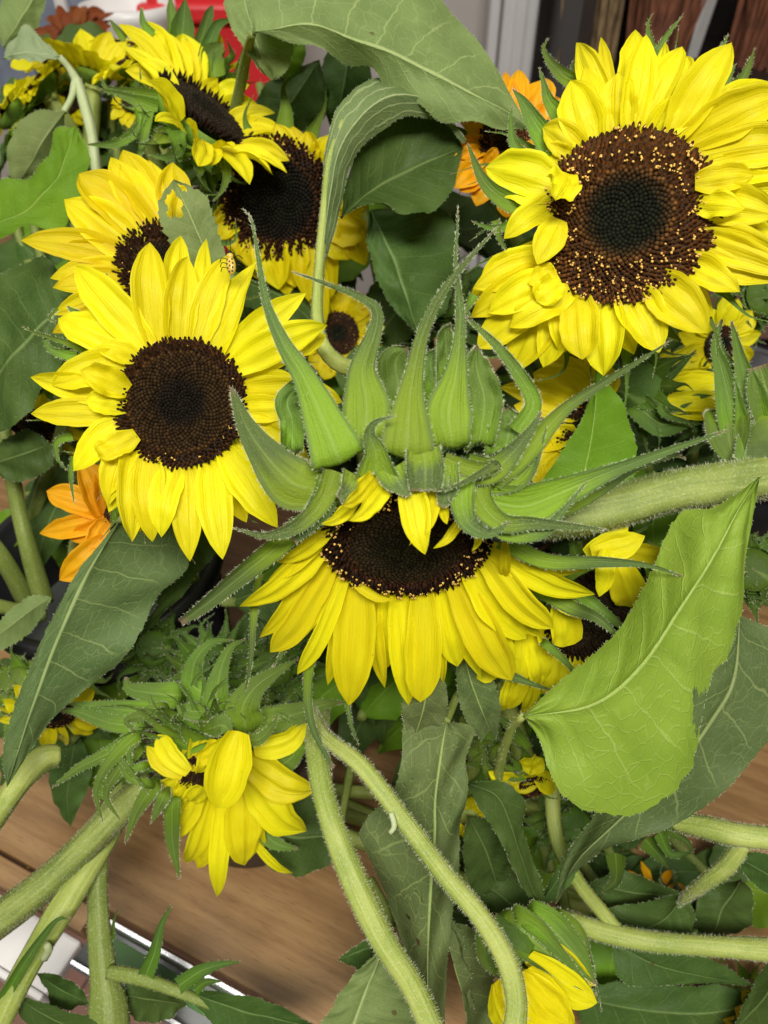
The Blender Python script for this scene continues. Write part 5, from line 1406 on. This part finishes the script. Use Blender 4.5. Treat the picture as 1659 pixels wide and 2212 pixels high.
leaf_px([(1010, 1690, .48), (1090, 1688, .48), (1132, 1735, .48), (1122, 1790, .485), (1148, 1850, .485), (1165, 1910, .49), (1192, 1995, .49)], [(1010, 1690, .475), (1075, 1722, .47), (1105, 1785, .472), (1128, 1850, .475), (1150, 1920, .48), (1192, 1995, .49)], [(1010, 1695, .48), (1035, 1745, .478), (1065, 1790, .478), (1095, 1850, .48), (1130, 1920, .485), (1192, 1995, .49)], 'leaf_dark', S9_, ripple=.06, cup=.2)
leaf_px([(1010, 1760, .52), (1080, 1780, .52), (1110, 1850, .525), (1080, 1930, .53)], [(1010, 1760, .515), (1050, 1840, .515), (1080, 1930, .53)], [(1010, 1760, .52), (1000, 1840, .52), (1020, 1920, .525), (1080, 1930, .53)], 'leaf_dark', S9_)
leaf_px([(1030, 1900, .53), (1120, 1890, .53), (1180, 1960, .53), (1190, 2060, .53)], [(1030, 1900, .53), (1110, 1960, .52), (1190, 2060, .53)], [(1030, 1900, .53), (1040, 1980, .53), (1100, 2050, .53), (1190, 2060, .53)], 'leaf_dark', S9_)
leaf_px([(1150, 1980, .505), (1200, 1880, .505), (1240, 1820, .505), (1285, 1785, .505)], [(1150, 1980, .50), (1205, 1900, .50), (1285, 1785, .505)], [(1150, 1980, .505), (1230, 1910, .505), (1260, 1850, .505), (1285, 1785, .505)], 'leaf_dark', S9_, nu=40, nv=15)
leaf_px([(1270, 1910, .56), (1340, 1880, .56), (1400, 1900, .56), (1500, 1940, .56)], [(1270, 1910, .56), (1380, 1930, .55), (1500, 1940, .56)], [(1270, 1910, .56), (1340, 1970, .56), (1420, 1980, .56), (1500, 1940, .56)], 'leaf_dark', S9_)
G_LY = 'bare stems crossing in front of the bunch'
S10_ = leafy('front stem bending down from under the nodding sunflower, yellow green and bristly', PP([(930, 2212, .40)])[0], 'sunflower_stalk', None)
tube_px([(690, 1540, .52), (685, 1620, .47), (705, 1740, .44), (755, 1880, .425), (820, 2020, .415), (890, 2130, .41), (935, 2230, .405), (1010, 2420, .40)], [20, 23, 25, 27, 27, 27, 28, 28], 'stem', S10_, hair=1500, nu=64, ns=18, hairlen=.0026)
S11_ = leafy('front stem arching over the wilted leaf with a small broken nub', PP([(1110, 2212, .39)])[0], 'sunflower_stalk', None)
S11_t = tube_px([(670, 1530, .50), (700, 1590, .46), (780, 1655, .43), (870, 1770, .42), (960, 1890, .415), (1040, 1985, .41), (1095, 2080, .405), (1115, 2170, .40), (1110, 2240, .395), (1110, 2420, .39)], [12, 15, 20, 20, 20, 22, 25, 24, 24, 24], 'stem', S11_, hair=1500, nu=64, ns=18, hairlen=.0026)
tube_px([(845, 1755, .415), (852, 1785, .413), (842, 1800, .412)], [6, 6, 5], 'stem_pale', S11_t, name='nub', nu=8, ns=8)
S12_ = leafy('upright stem standing before the table edge with spiky leaf node', onz(240, 2300, .05), 'sunflower_stalk', None)
S12_t = tube_px([(260, 1700, .58), (222, 1790, .55), (212, 1900, .535), (215, 2010, .525), (225, 2110, .515), (235, 2180, .51), (240, 2300, .50)], [20, 20, 20, 23, 26, 40, 46], 'stem_dark', S12_, hair=900, nu=50, ns=18, hairlen=.0022)
tube_px([(235, 2100, .51), (300, 2112, .505), (380, 2140, .50), (440, 2165, .50), (520, 2200, .50)], [14, 14, 12, 9, 5], 'stem_dark', S12_t, name='petiole', hair=150, hairlen=.0018)
for pth, wd in (([(315, 2108, .50), (333, 2060, .50), (348, 2000, .50), (372, 1952, .50)], [34, 28, 14, 2]), ([(385, 2130, .495), (430, 2100, .495), (470, 2085, .495), (522, 2077, .495)], [34, 30, 16, 2]), ([(420, 2140, .495), (445, 2122, .495), (478, 2120, .495)], [24, 16, 2]), ([(245, 2030, .52), (246, 1990, .52), (256, 1962, .52)], [8, 6, 2])):
    bract_px(pth, wd, 'bract_dark', S12_, name='stipule', hair=10)
leaf_px([(400, 2140, .50), (470, 2142, .505), (580, 2162, .51), (700, 2225, .515)], [(400, 2140, .50), (530, 2185, .495), (700, 2225, .515)], [(400, 2140, .50), (450, 2200, .50), (530, 2260, .505), (700, 2225, .515)], 'leaf_dark', S12_, serr=.0015)
leaf_px([(78, 2102, .52), (120, 2105, .525), (170, 2130, .525), (195, 2170, .525)], [(78, 2102, .52), (135, 2140, .515), (195, 2170, .525)], [(78, 2102, .52), (105, 2145, .52), (115, 2180, .52), (195, 2170, .525)], 'leaf_dark', S12_, serr=.0015, ripple=.08)
leaf_px([(265, 2150, .52), (290, 2110, .525), (360, 2130, .53), (405, 2170, .53)], [(265, 2150, .52), (330, 2160, .515), (405, 2170, .53)], [(265, 2150, .52), (290, 2200, .52), (350, 2205, .52), (405, 2170, .53)], 'leaf_dark', S12_, ripple=.08)
leaf_px([(30, 2150, .50), (80, 2160, .50), (200, 2200, .50), (330, 2260, .50)], [(30, 2150, .50), (130, 2210, .49), (330, 2260, .50)], [(30, 2150, .50), (60, 2210, .50), (150, 2260, .50), (330, 2260, .50)], 'leaf_dark', S12_)
S13_ = leafy('pale ridged stem running beside the thick left stem with a leaf scar', onz(0, 2300, .05), 'sunflower_stalk', None)
S13_t = tube_px([(250, 1790, .55), (190, 1880, .53), (120, 1990, .51), (60, 2090, .50), (0, 2210, .49), (-50, 2320, .485)], [18, 24, 30, 27, 24, 24], 'stem', S13_, hair=700, hairlen=.0018, rib=.12)
tube_px([(95, 2070, .497), (105, 2050, .493), (100, 2040, .49)], [9, 9, 6], 'stem_pale', S13_t, name='nub', nu=8, ns=8)
bract_px([(0, 2170, .49), (60, 2070, .487), (120, 1990, .485), (155, 1985, .485)], [26, 22, 10, 2], 'bract_dark', S13_, name='stipule', hair=10)
S14_ = leafy('cut stem end poking out left under the folded leaf', onz(-20, 1900, .05), 'sunflower_stalk', None)
tube_px([(128, 1632, .52), (95, 1638, .515), (50, 1680, .51), (10, 1735, .505), (-60, 1830, .50)], [22, 26, 26, 26, 26], 'stem', S14_, hair=300, hairlen=.0018)
S15_ = leafy('horizontal stem with bristles and dark leaves low on the table side', onz(1700, 2150, .05), 'sunflower_stalk', None)
tube_px([(1225, 1985, .50), (1290, 2010, .49), (1400, 2033, .48), (1520, 2043, .475), (1700, 2055, .47), (1900, 2070, .47)], [17, 20, 21, 21, 22, 22], 'stem', S15_, hair=1000, nu=50, hairlen=.0026)
leaf_px([(1330, 2040, .50), (1440, 2050, .505), (1540, 2075, .51), (1628, 2128, .515)], [(1330, 2040, .50), (1420, 2085, .495), (1520, 2110, .50), (1628, 2128, .515)], [(1320, 2040, .50), (1345, 2122, .49), (1450, 2127, .495), (1530, 2124, .50), (1628, 2130, .515)], 'leaf_dark', S15_, quilt=.015)
leaf_px([(1485, 1925, .515), (1390, 1950, .53), (1310, 1965, .535), (1325, 2030, .53)], [(1485, 1925, .51), (1430, 1990, .515), (1325, 2030, .53)], [(1485, 1925, .51), (1500, 2000, .505), (1440, 2035, .51), (1325, 2032, .53)], 'leaf_dark', S15_, quilt=.015)
leaf_px([(1600, 1900, .53), (1520, 1920, .53), (1500, 1980, .53), (1520, 2040, .53)], [(1600, 1900, .52), (1560, 1970, .52), (1530, 2040, .53)], [(1600, 1900, .53), (1625, 1930, .53), (1610, 2000, .53), (1530, 2040, .53)], 'leaf_dark', S15_)
leaf_px([(1230, 2150, .56), (1350, 2120, .56), (1550, 2130, .56), (1700, 2160, .56)], [(1230, 2150, .56), (1450, 2190, .55), (1700, 2160, .56)], [(1230, 2150, .56), (1300, 2260, .56), (1500, 2280, .56), (1700, 2160, .56)], 'leaf_dark', S15_, nu=50)
leaf_px([(1700, 2020, .53), (1640, 2100, .53), (1600, 2180, .53), (1560, 2260, .53)], [(1700, 2020, .52), (1660, 2140, .52), (1560, 2260, .53)], [(1700, 2020, .53), (1720, 2140, .53), (1660, 2240, .53), (1560, 2260, .53)], 'leaf_dark', S15_)
S16_ = leafy('pale forked stem beside the grey green leaf with a drooping branch', onz(1750, 1900, .05), 'sunflower_stalk', None)
S16_t = tube_px([(1455, 1775, .475), (1520, 1787, .465), (1600, 1805, .455), (1720, 1815, .45), (1850, 1820, .45)], [18, 23, 25, 25, 25], 'stem', S16_, hair=900, hairlen=.0026)
tube_px([(1605, 1822, .456), (1570, 1870, .462), (1525, 1905, .47), (1488, 1932, .485), (1470, 1950, .495)], [16, 17, 15, 10, 4], 'stem', S16_t, name='branch', hair=400, hairlen=.0026)
leaf_px([(1590, 1850, .48), (1640, 1840, .485), (1700, 1870, .49), (1730, 1930, .49)], [(1590, 1850, .475), (1660, 1890, .475), (1730, 1930, .49)], [(1590, 1850, .48), (1610, 1890, .48), (1660, 1930, .485), (1730, 1930, .49)], 'leaf_dark', S16_)
for pth, wd in (([(1425, 1800, .50), (1450, 1845, .505), (1500, 1840, .51)], [30, 16, 3]), ([(1395, 1815, .51), (1425, 1850, .515), (1443, 1875, .52)], [40, 22, 3]), ([(1330, 1845, .52), (1330, 1900, .525), (1300, 1930, .53)], [44, 22, 4]), ([(1440, 1790, .50), (1480, 1815, .50), (1500, 1842, .50)], [26, 14, 3])):
    bract_px(pth, wd, 'bract_dark', S16_, name='stipule', hair=10)
S17_ = leafy('stalk with the bright pointed leaf beside the nodding sunflower bracts', onz(1250, 1300, .1))
tube_px([(1300, 1300, .55), (1270, 1180, .50), (1240, 1100, .468)], [10, 9, 7], 'stem_dark', S17_)
leaf_px([(1240, 1105, .465), (1190, 1095, .47), (1165, 1055, .47), (1190, 1008, .468), (1222, 960, .466), (1265, 885, .464), (1290, 785, .462)], [(1240, 1105, .462), (1268, 1000, .458), (1284, 900, .457), (1290, 785, .462)], [(1240, 1105, .465), (1345, 1050, .468), (1374, 985, .466), (1362, 930, .466), (1350, 885, .465), (1330, 850, .464), (1290, 785, .462)], 'leaf_bright', S17_, serr=.002, nser=15, nu=80, nv=31, quilt=.004, crinkle=.006)
S18_ = leafy('pale forked stalk with a whitish small leaf and a grey green one', onz(200, 600, .1))
tube_px([(165, 172, .60), (182, 225, .60), (198, 290, .60), (208, 370, .605), (230, 560, .64)], [11, 11, 11, 11, 11], 'stem_pale', S18_, hair=200, hairlen=.002)
tube_px([(165, 172, .60), (148, 145, .595), (128, 122, .59)], [9, 7, 6], 'stem_pale', S18_, name='petiole')
tube_px([(165, 175, .60), (155, 210, .595), (138, 242, .59)], [9, 7, 6], 'stem_pale', S18_, name='petiole')
leaf_px([(130, 123, .59), (88, 84, .595), (62, 58, .60), (38, 75, .60), (8, 127, .60)], [(130, 123, .588), (60, 112, .59), (8, 127, .60)], [(130, 125, .59), (100, 134, .585), (55, 133, .59), (8, 128, .60)], 'leaf_pale', S18_, nu=40, nv=21, serr=.0005)
leaf_px([(140, 240, .585), (70, 245, .59), (28, 295, .59), (18, 370, .595), (40, 400, .60)], [(140, 240, .58), (85, 315, .575), (40, 400, .60)], [(140, 240, .585), (135, 300, .59), (110, 370, .595), (40, 400, .60)], 'leaf_under', S18_, nu=50, nv=25, serr=.001)
leaf_px([(5, 105, .62), (-5, 40, .62), (25, -40, .63), (95, -40, .63)], [(5, 105, .62), (45, 40, .615), (95, -40, .63)], [(5, 105, .62), (62, 78, .625), (90, 40, .63), (108, -40, .635)], 'leaf_under', S18_, nu=50, nv=25, serr=.0008)
S19_ = leafy('stalk with broad dark leaves in shade above the blackish disc', onz(640, 700, .1))
tube_px([(640, 640, .68), (660, 400, .67), (680, 140, .645)], [14, 13, 10], 'stem_dark', S19_)
leaf_px([(690, 130, .64), (600, 165, .645), (548, 230, .65), (560, 300, .655)], [(690, 130, .64), (625, 220, .635), (560, 300, .655)], [(690, 130, .64), (705, 200, .645), (690, 270, .65), (560, 305, .655)], 'leaf_dark', S19_, crinkle=.008)
leaf_px([(760, 85, .64), (700, 130, .645), (700, 220, .65), (720, 300, .66)], [(760, 85, .64), (740, 190, .635), (720, 300, .66)], [(760, 85, .64), (800, 150, .645), (790, 240, .65), (720, 300, .66)], 'leaf_dark', S19_, crinkle=.02)
leaf_px([(640, 70, .63), (580, 60, .63), (560, 110, .635), (590, 170, .64)], [(640, 70, .63), (610, 120, .625), (590, 170, .64)], [(640, 70, .63), (660, 110, .635), (640, 160, .64), (590, 170, .64)], 'leaf_bright', S19_, crinkle=.02)
S20_ = leafy('stalk with the light leaf fanned out at the foot of the front stems', onz(760, 2300, .05))
tube_px([(800, 1900, .55), (840, 1980, .52), (830, 2045, .485)], [9, 9, 7], 'stem_dark', S20_)
leaf_px([(830, 2045, .48), (760, 2110, .475), (715, 2175, .47), (660, 2260, .47)], [(830, 2045, .48), (790, 2140, .465), (745, 2260, .46)], [(830, 2045, .48), (880, 2120, .475), (920, 2200, .47), (935, 2270, .47)], 'leaf_under', S20_, quilt=.012, nu=60)
leaf_px([(820, 2040, .52), (790, 2030, .52), (745, 2060, .52), (730, 2075, .52)], [(820, 2040, .515), (775, 2055, .515), (730, 2075, .52)], [(820, 2045, .52), (800, 2110, .52), (770, 2090, .52), (730, 2075, .52)], 'leaf_dark', S20_, nu=30, nv=15)
S21_ = leafy('stalk with the round dark leaf under the ragged petals', onz(640, 1900, .05))
tube_px([(760, 1650, .56), (745, 1730, .57), (735, 1790, .575)], [9, 9, 7], 'stem_dark', S21_)
leaf_px([(735, 1790, .57), (690, 1700, .575), (600, 1700, .58), (540, 1760, .58)], [(735, 1800, .57), (630, 1810, .565), (540, 1770, .58)], [(735, 1810, .57), (715, 1860, .57), (640, 1888, .575), (575, 1860, .58), (540, 1780, .58)], 'leaf_dark', S21_, quilt=.006, crinkle=.01)
S22_ = leafy('dim stems and leaf inside the black bucket at the left', onz(60, 1400, .05))
tube_px([(0, 900, .60), (20, 990, .60), (40, 1100, .61), (60, 1180, .615), (95, 1300, .64)], [15, 16, 17, 18, 20], 'stem_dark', S22_)
tube_px([(-30, 1160, .60), (20, 1230, .62), (60, 1300, .65)], [18, 20, 20], 'stem_dark', S22_)
tube_px([(-60, 1300, .58), (20, 1315, .60), (90, 1330, .63)], [16, 16, 16], 'stem_dark', S22_)
leaf_px([(110, 1290, .55), (60, 1290, .545), (0, 1340, .54), (-40, 1400, .54)], [(110, 1290, .55), (50, 1330, .54), (-40, 1400, .54)], [(110, 1295, .55), (70, 1360, .55), (10, 1400, .545), (-40, 1410, .54)], 'leaf_under', S22_)

# ---------------------------------------------------------------- leafy stalks crowding the depth of the bunch
NEAR = [(480, 560, 'behind the small hole eaten leaf'), (250, 500, 'behind the golden sunflower petals'), (60, 430, 'beside the bright serrated leaf'), (960, 470, 'beside the orange bloom by the hanging leaf tip'), (1100, 600, 'under the doubled petals of the largest sunflower'), (620, 200, 'among the broad dark leaves'),
        (640, 1180, 'beside the long drooping bract of the nodding sunflower'), (1000, 1500, 'above the wilted hanging leaf'), (1450, 1150, 'under the thick hairy stem'), (1240, 880, 'behind the bright pointed leaf'), (1350, 1950, 'beside the orange tipped bud'), (1550, 2020, 'under the horizontal bristly stem'), (1420, 2150, 'beyond the half opened bud on the boards'), (60, 1060, 'inside the black bucket by the orange bloom'), (300, 170, 'behind the half turned sunflower'), (110, 130, 'beside the rust bloom'),
        (480, 1290, 'above the tangled green bud'), (1640, 820, 'by the pale hairy head turned away'), (1600, 650, 'beside the green bud at the shelf'), (200, 700, 'left of the round sunflower rim'), (1290, 1650, 'behind the grey green twin leaf'), (390, 870, 'behind the round sunflower with the beetle'), (877, 1172, 'behind the nodding sunflower'), (1352, 468, 'behind the largest sunflower'), (447, 243, 'under the half turned sunflower'), (598, 430, 'beside the shaded sunflower with blackish disc'),
        (1290, 1325, 'behind the big lime leaf'), (850, 650, 'under the curled over ribbed leaf'), (70, 300, 'below the forked pale stem'), (80, 760, 'behind the dark hanging leaf'), (720, 1450, 'below the nodding sunflower petals'), (1150, 1750, 'near the small folded sunflower'), (1500, 950, 'by the sunflower seen from behind'), (1150, 2050, 'behind the half opened bud')]


def nearby(cx, cy):
    return min(NEAR, key=lambda q: (q[0] - cx) ** 2 + (q[1] - cy) ** 2)[2]


def filler(cx, cy, d, B, nl):
    top = P(cx, cy, d)
    o = thing('leafy_stalk', [B[0], B[1], .02], 'dark leafy stalk in the shade ' + nearby(cx, cy), 'stalk', 'leafy stalks deep in the bunch')
    ft = foot(B)
    ax = nrm(ft - top)
    tube('stem', [top, top + (ft - top) * .5 + rng.normal(0, .01, 3), ft], [.004, .0055, .006], 'stem_dark', o, nu=14, ns=8)
    for k in range(nl):
        p = top + (ft - top) * rng.uniform(0, .35)
        a = rng.uniform(0, 6.28)
        out = np.array([math.cos(a), math.sin(a), rng.uniform(-.3, .5)])
        out = out - (out @ cdir((0, 0, 1))) * cdir((0, 0, 1)) * .7
        out = nrm(out)
        ln = rng.uniform(.06, .10)
        dn = np.array([0, 0, -1.])
        pts = [p, p + out * ln * .4 + dn * .004, p + out * ln * .75 + dn * ln * .2, p + out * ln * .95 + dn * ln * .5]
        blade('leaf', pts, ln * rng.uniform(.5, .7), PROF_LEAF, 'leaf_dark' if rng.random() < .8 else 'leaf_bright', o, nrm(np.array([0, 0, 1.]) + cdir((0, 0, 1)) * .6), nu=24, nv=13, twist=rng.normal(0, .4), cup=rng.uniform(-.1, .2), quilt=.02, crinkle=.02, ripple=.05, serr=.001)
    return o


BKS = {0: BK1, 1: BK3, 2: BK4, 3: BK3}
for (cx, cy, d, b_) in (
        (60, 420, .66, 0), (160, 480, .64, 0), (250, 300, .68, 0), (330, 420, .66, 0), (120, 330, .70, 0), (30, 330, .70, 0), (60, 560, .62, 0), (200, 700, .62, 0), (120, 860, .62, 0), (60, 1060, .68, 0),
        (420, 620, .62, 1), (470, 540, .60, 1), (500, 470, .63, 1), (540, 520, .66, 1), (380, 380, .66, 1), (480, 330, .66, 1), (540, 620, .62, 1), (640, 300, .68, 1), (560, 180, .70, 1), (760, 330, .66, 1), (700, 560, .64, 1), (800, 700, .62, 1), (900, 760, .60, 1), (960, 480, .64, 1), (880, 420, .66, 1), (1000, 760, .60, 1), (760, 860, .58, 1), (620, 1160, .60, 1), (700, 1350, .60, 1), (850, 1400, .62, 1), (1000, 1300, .60, 1), (560, 1280, .58, 1), (480, 1300, .60, 1), (900, 1560, .62, 1), (1050, 1600, .60, 1), (780, 1550, .62, 1), (1100, 1480, .58, 1), (620, 1480, .62, 1),
        (1080, 560, .60, 2), (1150, 760, .60, 2), (1300, 760, .62, 2), (1420, 720, .62, 2), (1560, 640, .60, 2), (1640, 820, .60, 2), (1500, 960, .58, 2), (1400, 1000, .58, 2), (1250, 1180, .58, 2), (1400, 1180, .56, 2), (1550, 1180, .56, 2), (1640, 1300, .58, 2), (1180, 1280, .58, 2), (1150, 1560, .60, 1), (1280, 1650, .62, 1), (1180, 1780, .60, 1), (1100, 1850, .58, 1), (1080, 2000, .58, 1), (1330, 1960, .62, 3), (1450, 2130, .60, 3), (1560, 2080, .62, 3), (1380, 2180, .60, 3), (1040, 1720, .58, 1), (760, 1460, .60, 1), (1600, 1960, .62, 3), (1190, 1880, .58, 1), (60, 200, .76, 0), (60, 1490, .58, 0), (150, 1600, .58, 0), (300, 1480, .60, 0), (560, 1560, .60, 1), (150, 260, .74, 0), (20, 430, .68, 0), (240, 220, .74, 0), (110, 110, .80, 0), (330, 150, .72, 0), (1250, 2080, .60, 1)):
    filler(cx, cy, d, BKS[b_], 5)

# ---------------------------------------------------------------- the spotted beetle
bp = P(499, 574, .408)
bt = thing('spotted_beetle', bp, 'tiny yellow beetle with black spots on a petal tip', 'beetle')
nb_ = cdir((-.15, 0, 1))
ub = cdir((-.12, 1, .05))
ub = nrm(ub - (ub @ nb_) * nb_)
sb = np.cross(ub, nb_)
mm = .408 / FPX


def ell(name, c, a, b_, h, mat, parent, k=14):
    V, F = [], []
    for i in range(k + 1):
        ph = math.pi * i / k
        for j in range(k):
            th = 2 * math.pi * j / k
            V.append(c + ub * a * math.cos(ph) + sb * b_ * math.sin(ph) * math.cos(th) + nb_ * h * math.sin(ph) * math.sin(th))
    for i in range(k):
        for j in range(k):
            F.append((i * k + j, i * k + (j + 1) % k, (i + 1) * k + (j + 1) % k, (i + 1) * k + j))
    return mesh_obj(name, np.array(V), F, [mat], parent)


ell('wing_case', bp, 20 * mm, 11 * mm, 8 * mm, 'beetle', bt)
ell('thorax', bp + ub * 21 * mm, 7 * mm, 8 * mm, 6 * mm, 'beetle', bt, 10)
ell('head', bp + ub * 29 * mm, 5 * mm, 5 * mm, 5 * mm, 'black', bt, 10)
for (u_, s_) in ((12, 5), (12, -5), (3, 6), (3, -6), (-6, 5), (-6, -5), (-13, 3), (-13, -3), (7, 0), (-2, 0)):
    hz = 8 * mm * math.sqrt(max(.05, 1 - (u_ / 20) ** 2 - (s_ / 11) ** 2))
    ell('spot', bp + ub * u_ * mm + sb * s_ * mm + nb_ * hz * .92, 2.6 * mm, 2.2 * mm, 1.2 * mm, 'black', bt, 8)
for sg in (-1, 1):
    for q in (16, 6, -4):
        tube('leg', [bp + ub * q * mm + sb * sg * 8 * mm, bp + ub * (q + 3) * mm + sb * sg * 19 * mm + nb_ * 2 * mm, bp + ub * (q - 3) * mm + sb * sg * 26 * mm - nb_ * 6 * mm], .9 * mm, 'black', bt, nu=8, ns=6)
    tube('antenna', [bp + ub * 32 * mm + sb * sg * 2 * mm, bp + ub * 44 * mm + sb * sg * 5 * mm + nb_ * 4 * mm, bp + ub * 56 * mm + sb * sg * 3 * mm], .7 * mm, 'black', bt, nu=8, ns=6)

sc = onz(58, 1872, -.012)
scp = blade('petal_scrap', [sc, sc + np.array([.008, .004, .003]), sc + np.array([.016, .006, .001])], .009, PROF_PETAL, 'petal_deep', None, (0, 0, 1), nu=10, nv=7, cup=.3, ridge=.05)
tag(scp, 'scrap of yellow petal fallen on the white rail', 'petal')
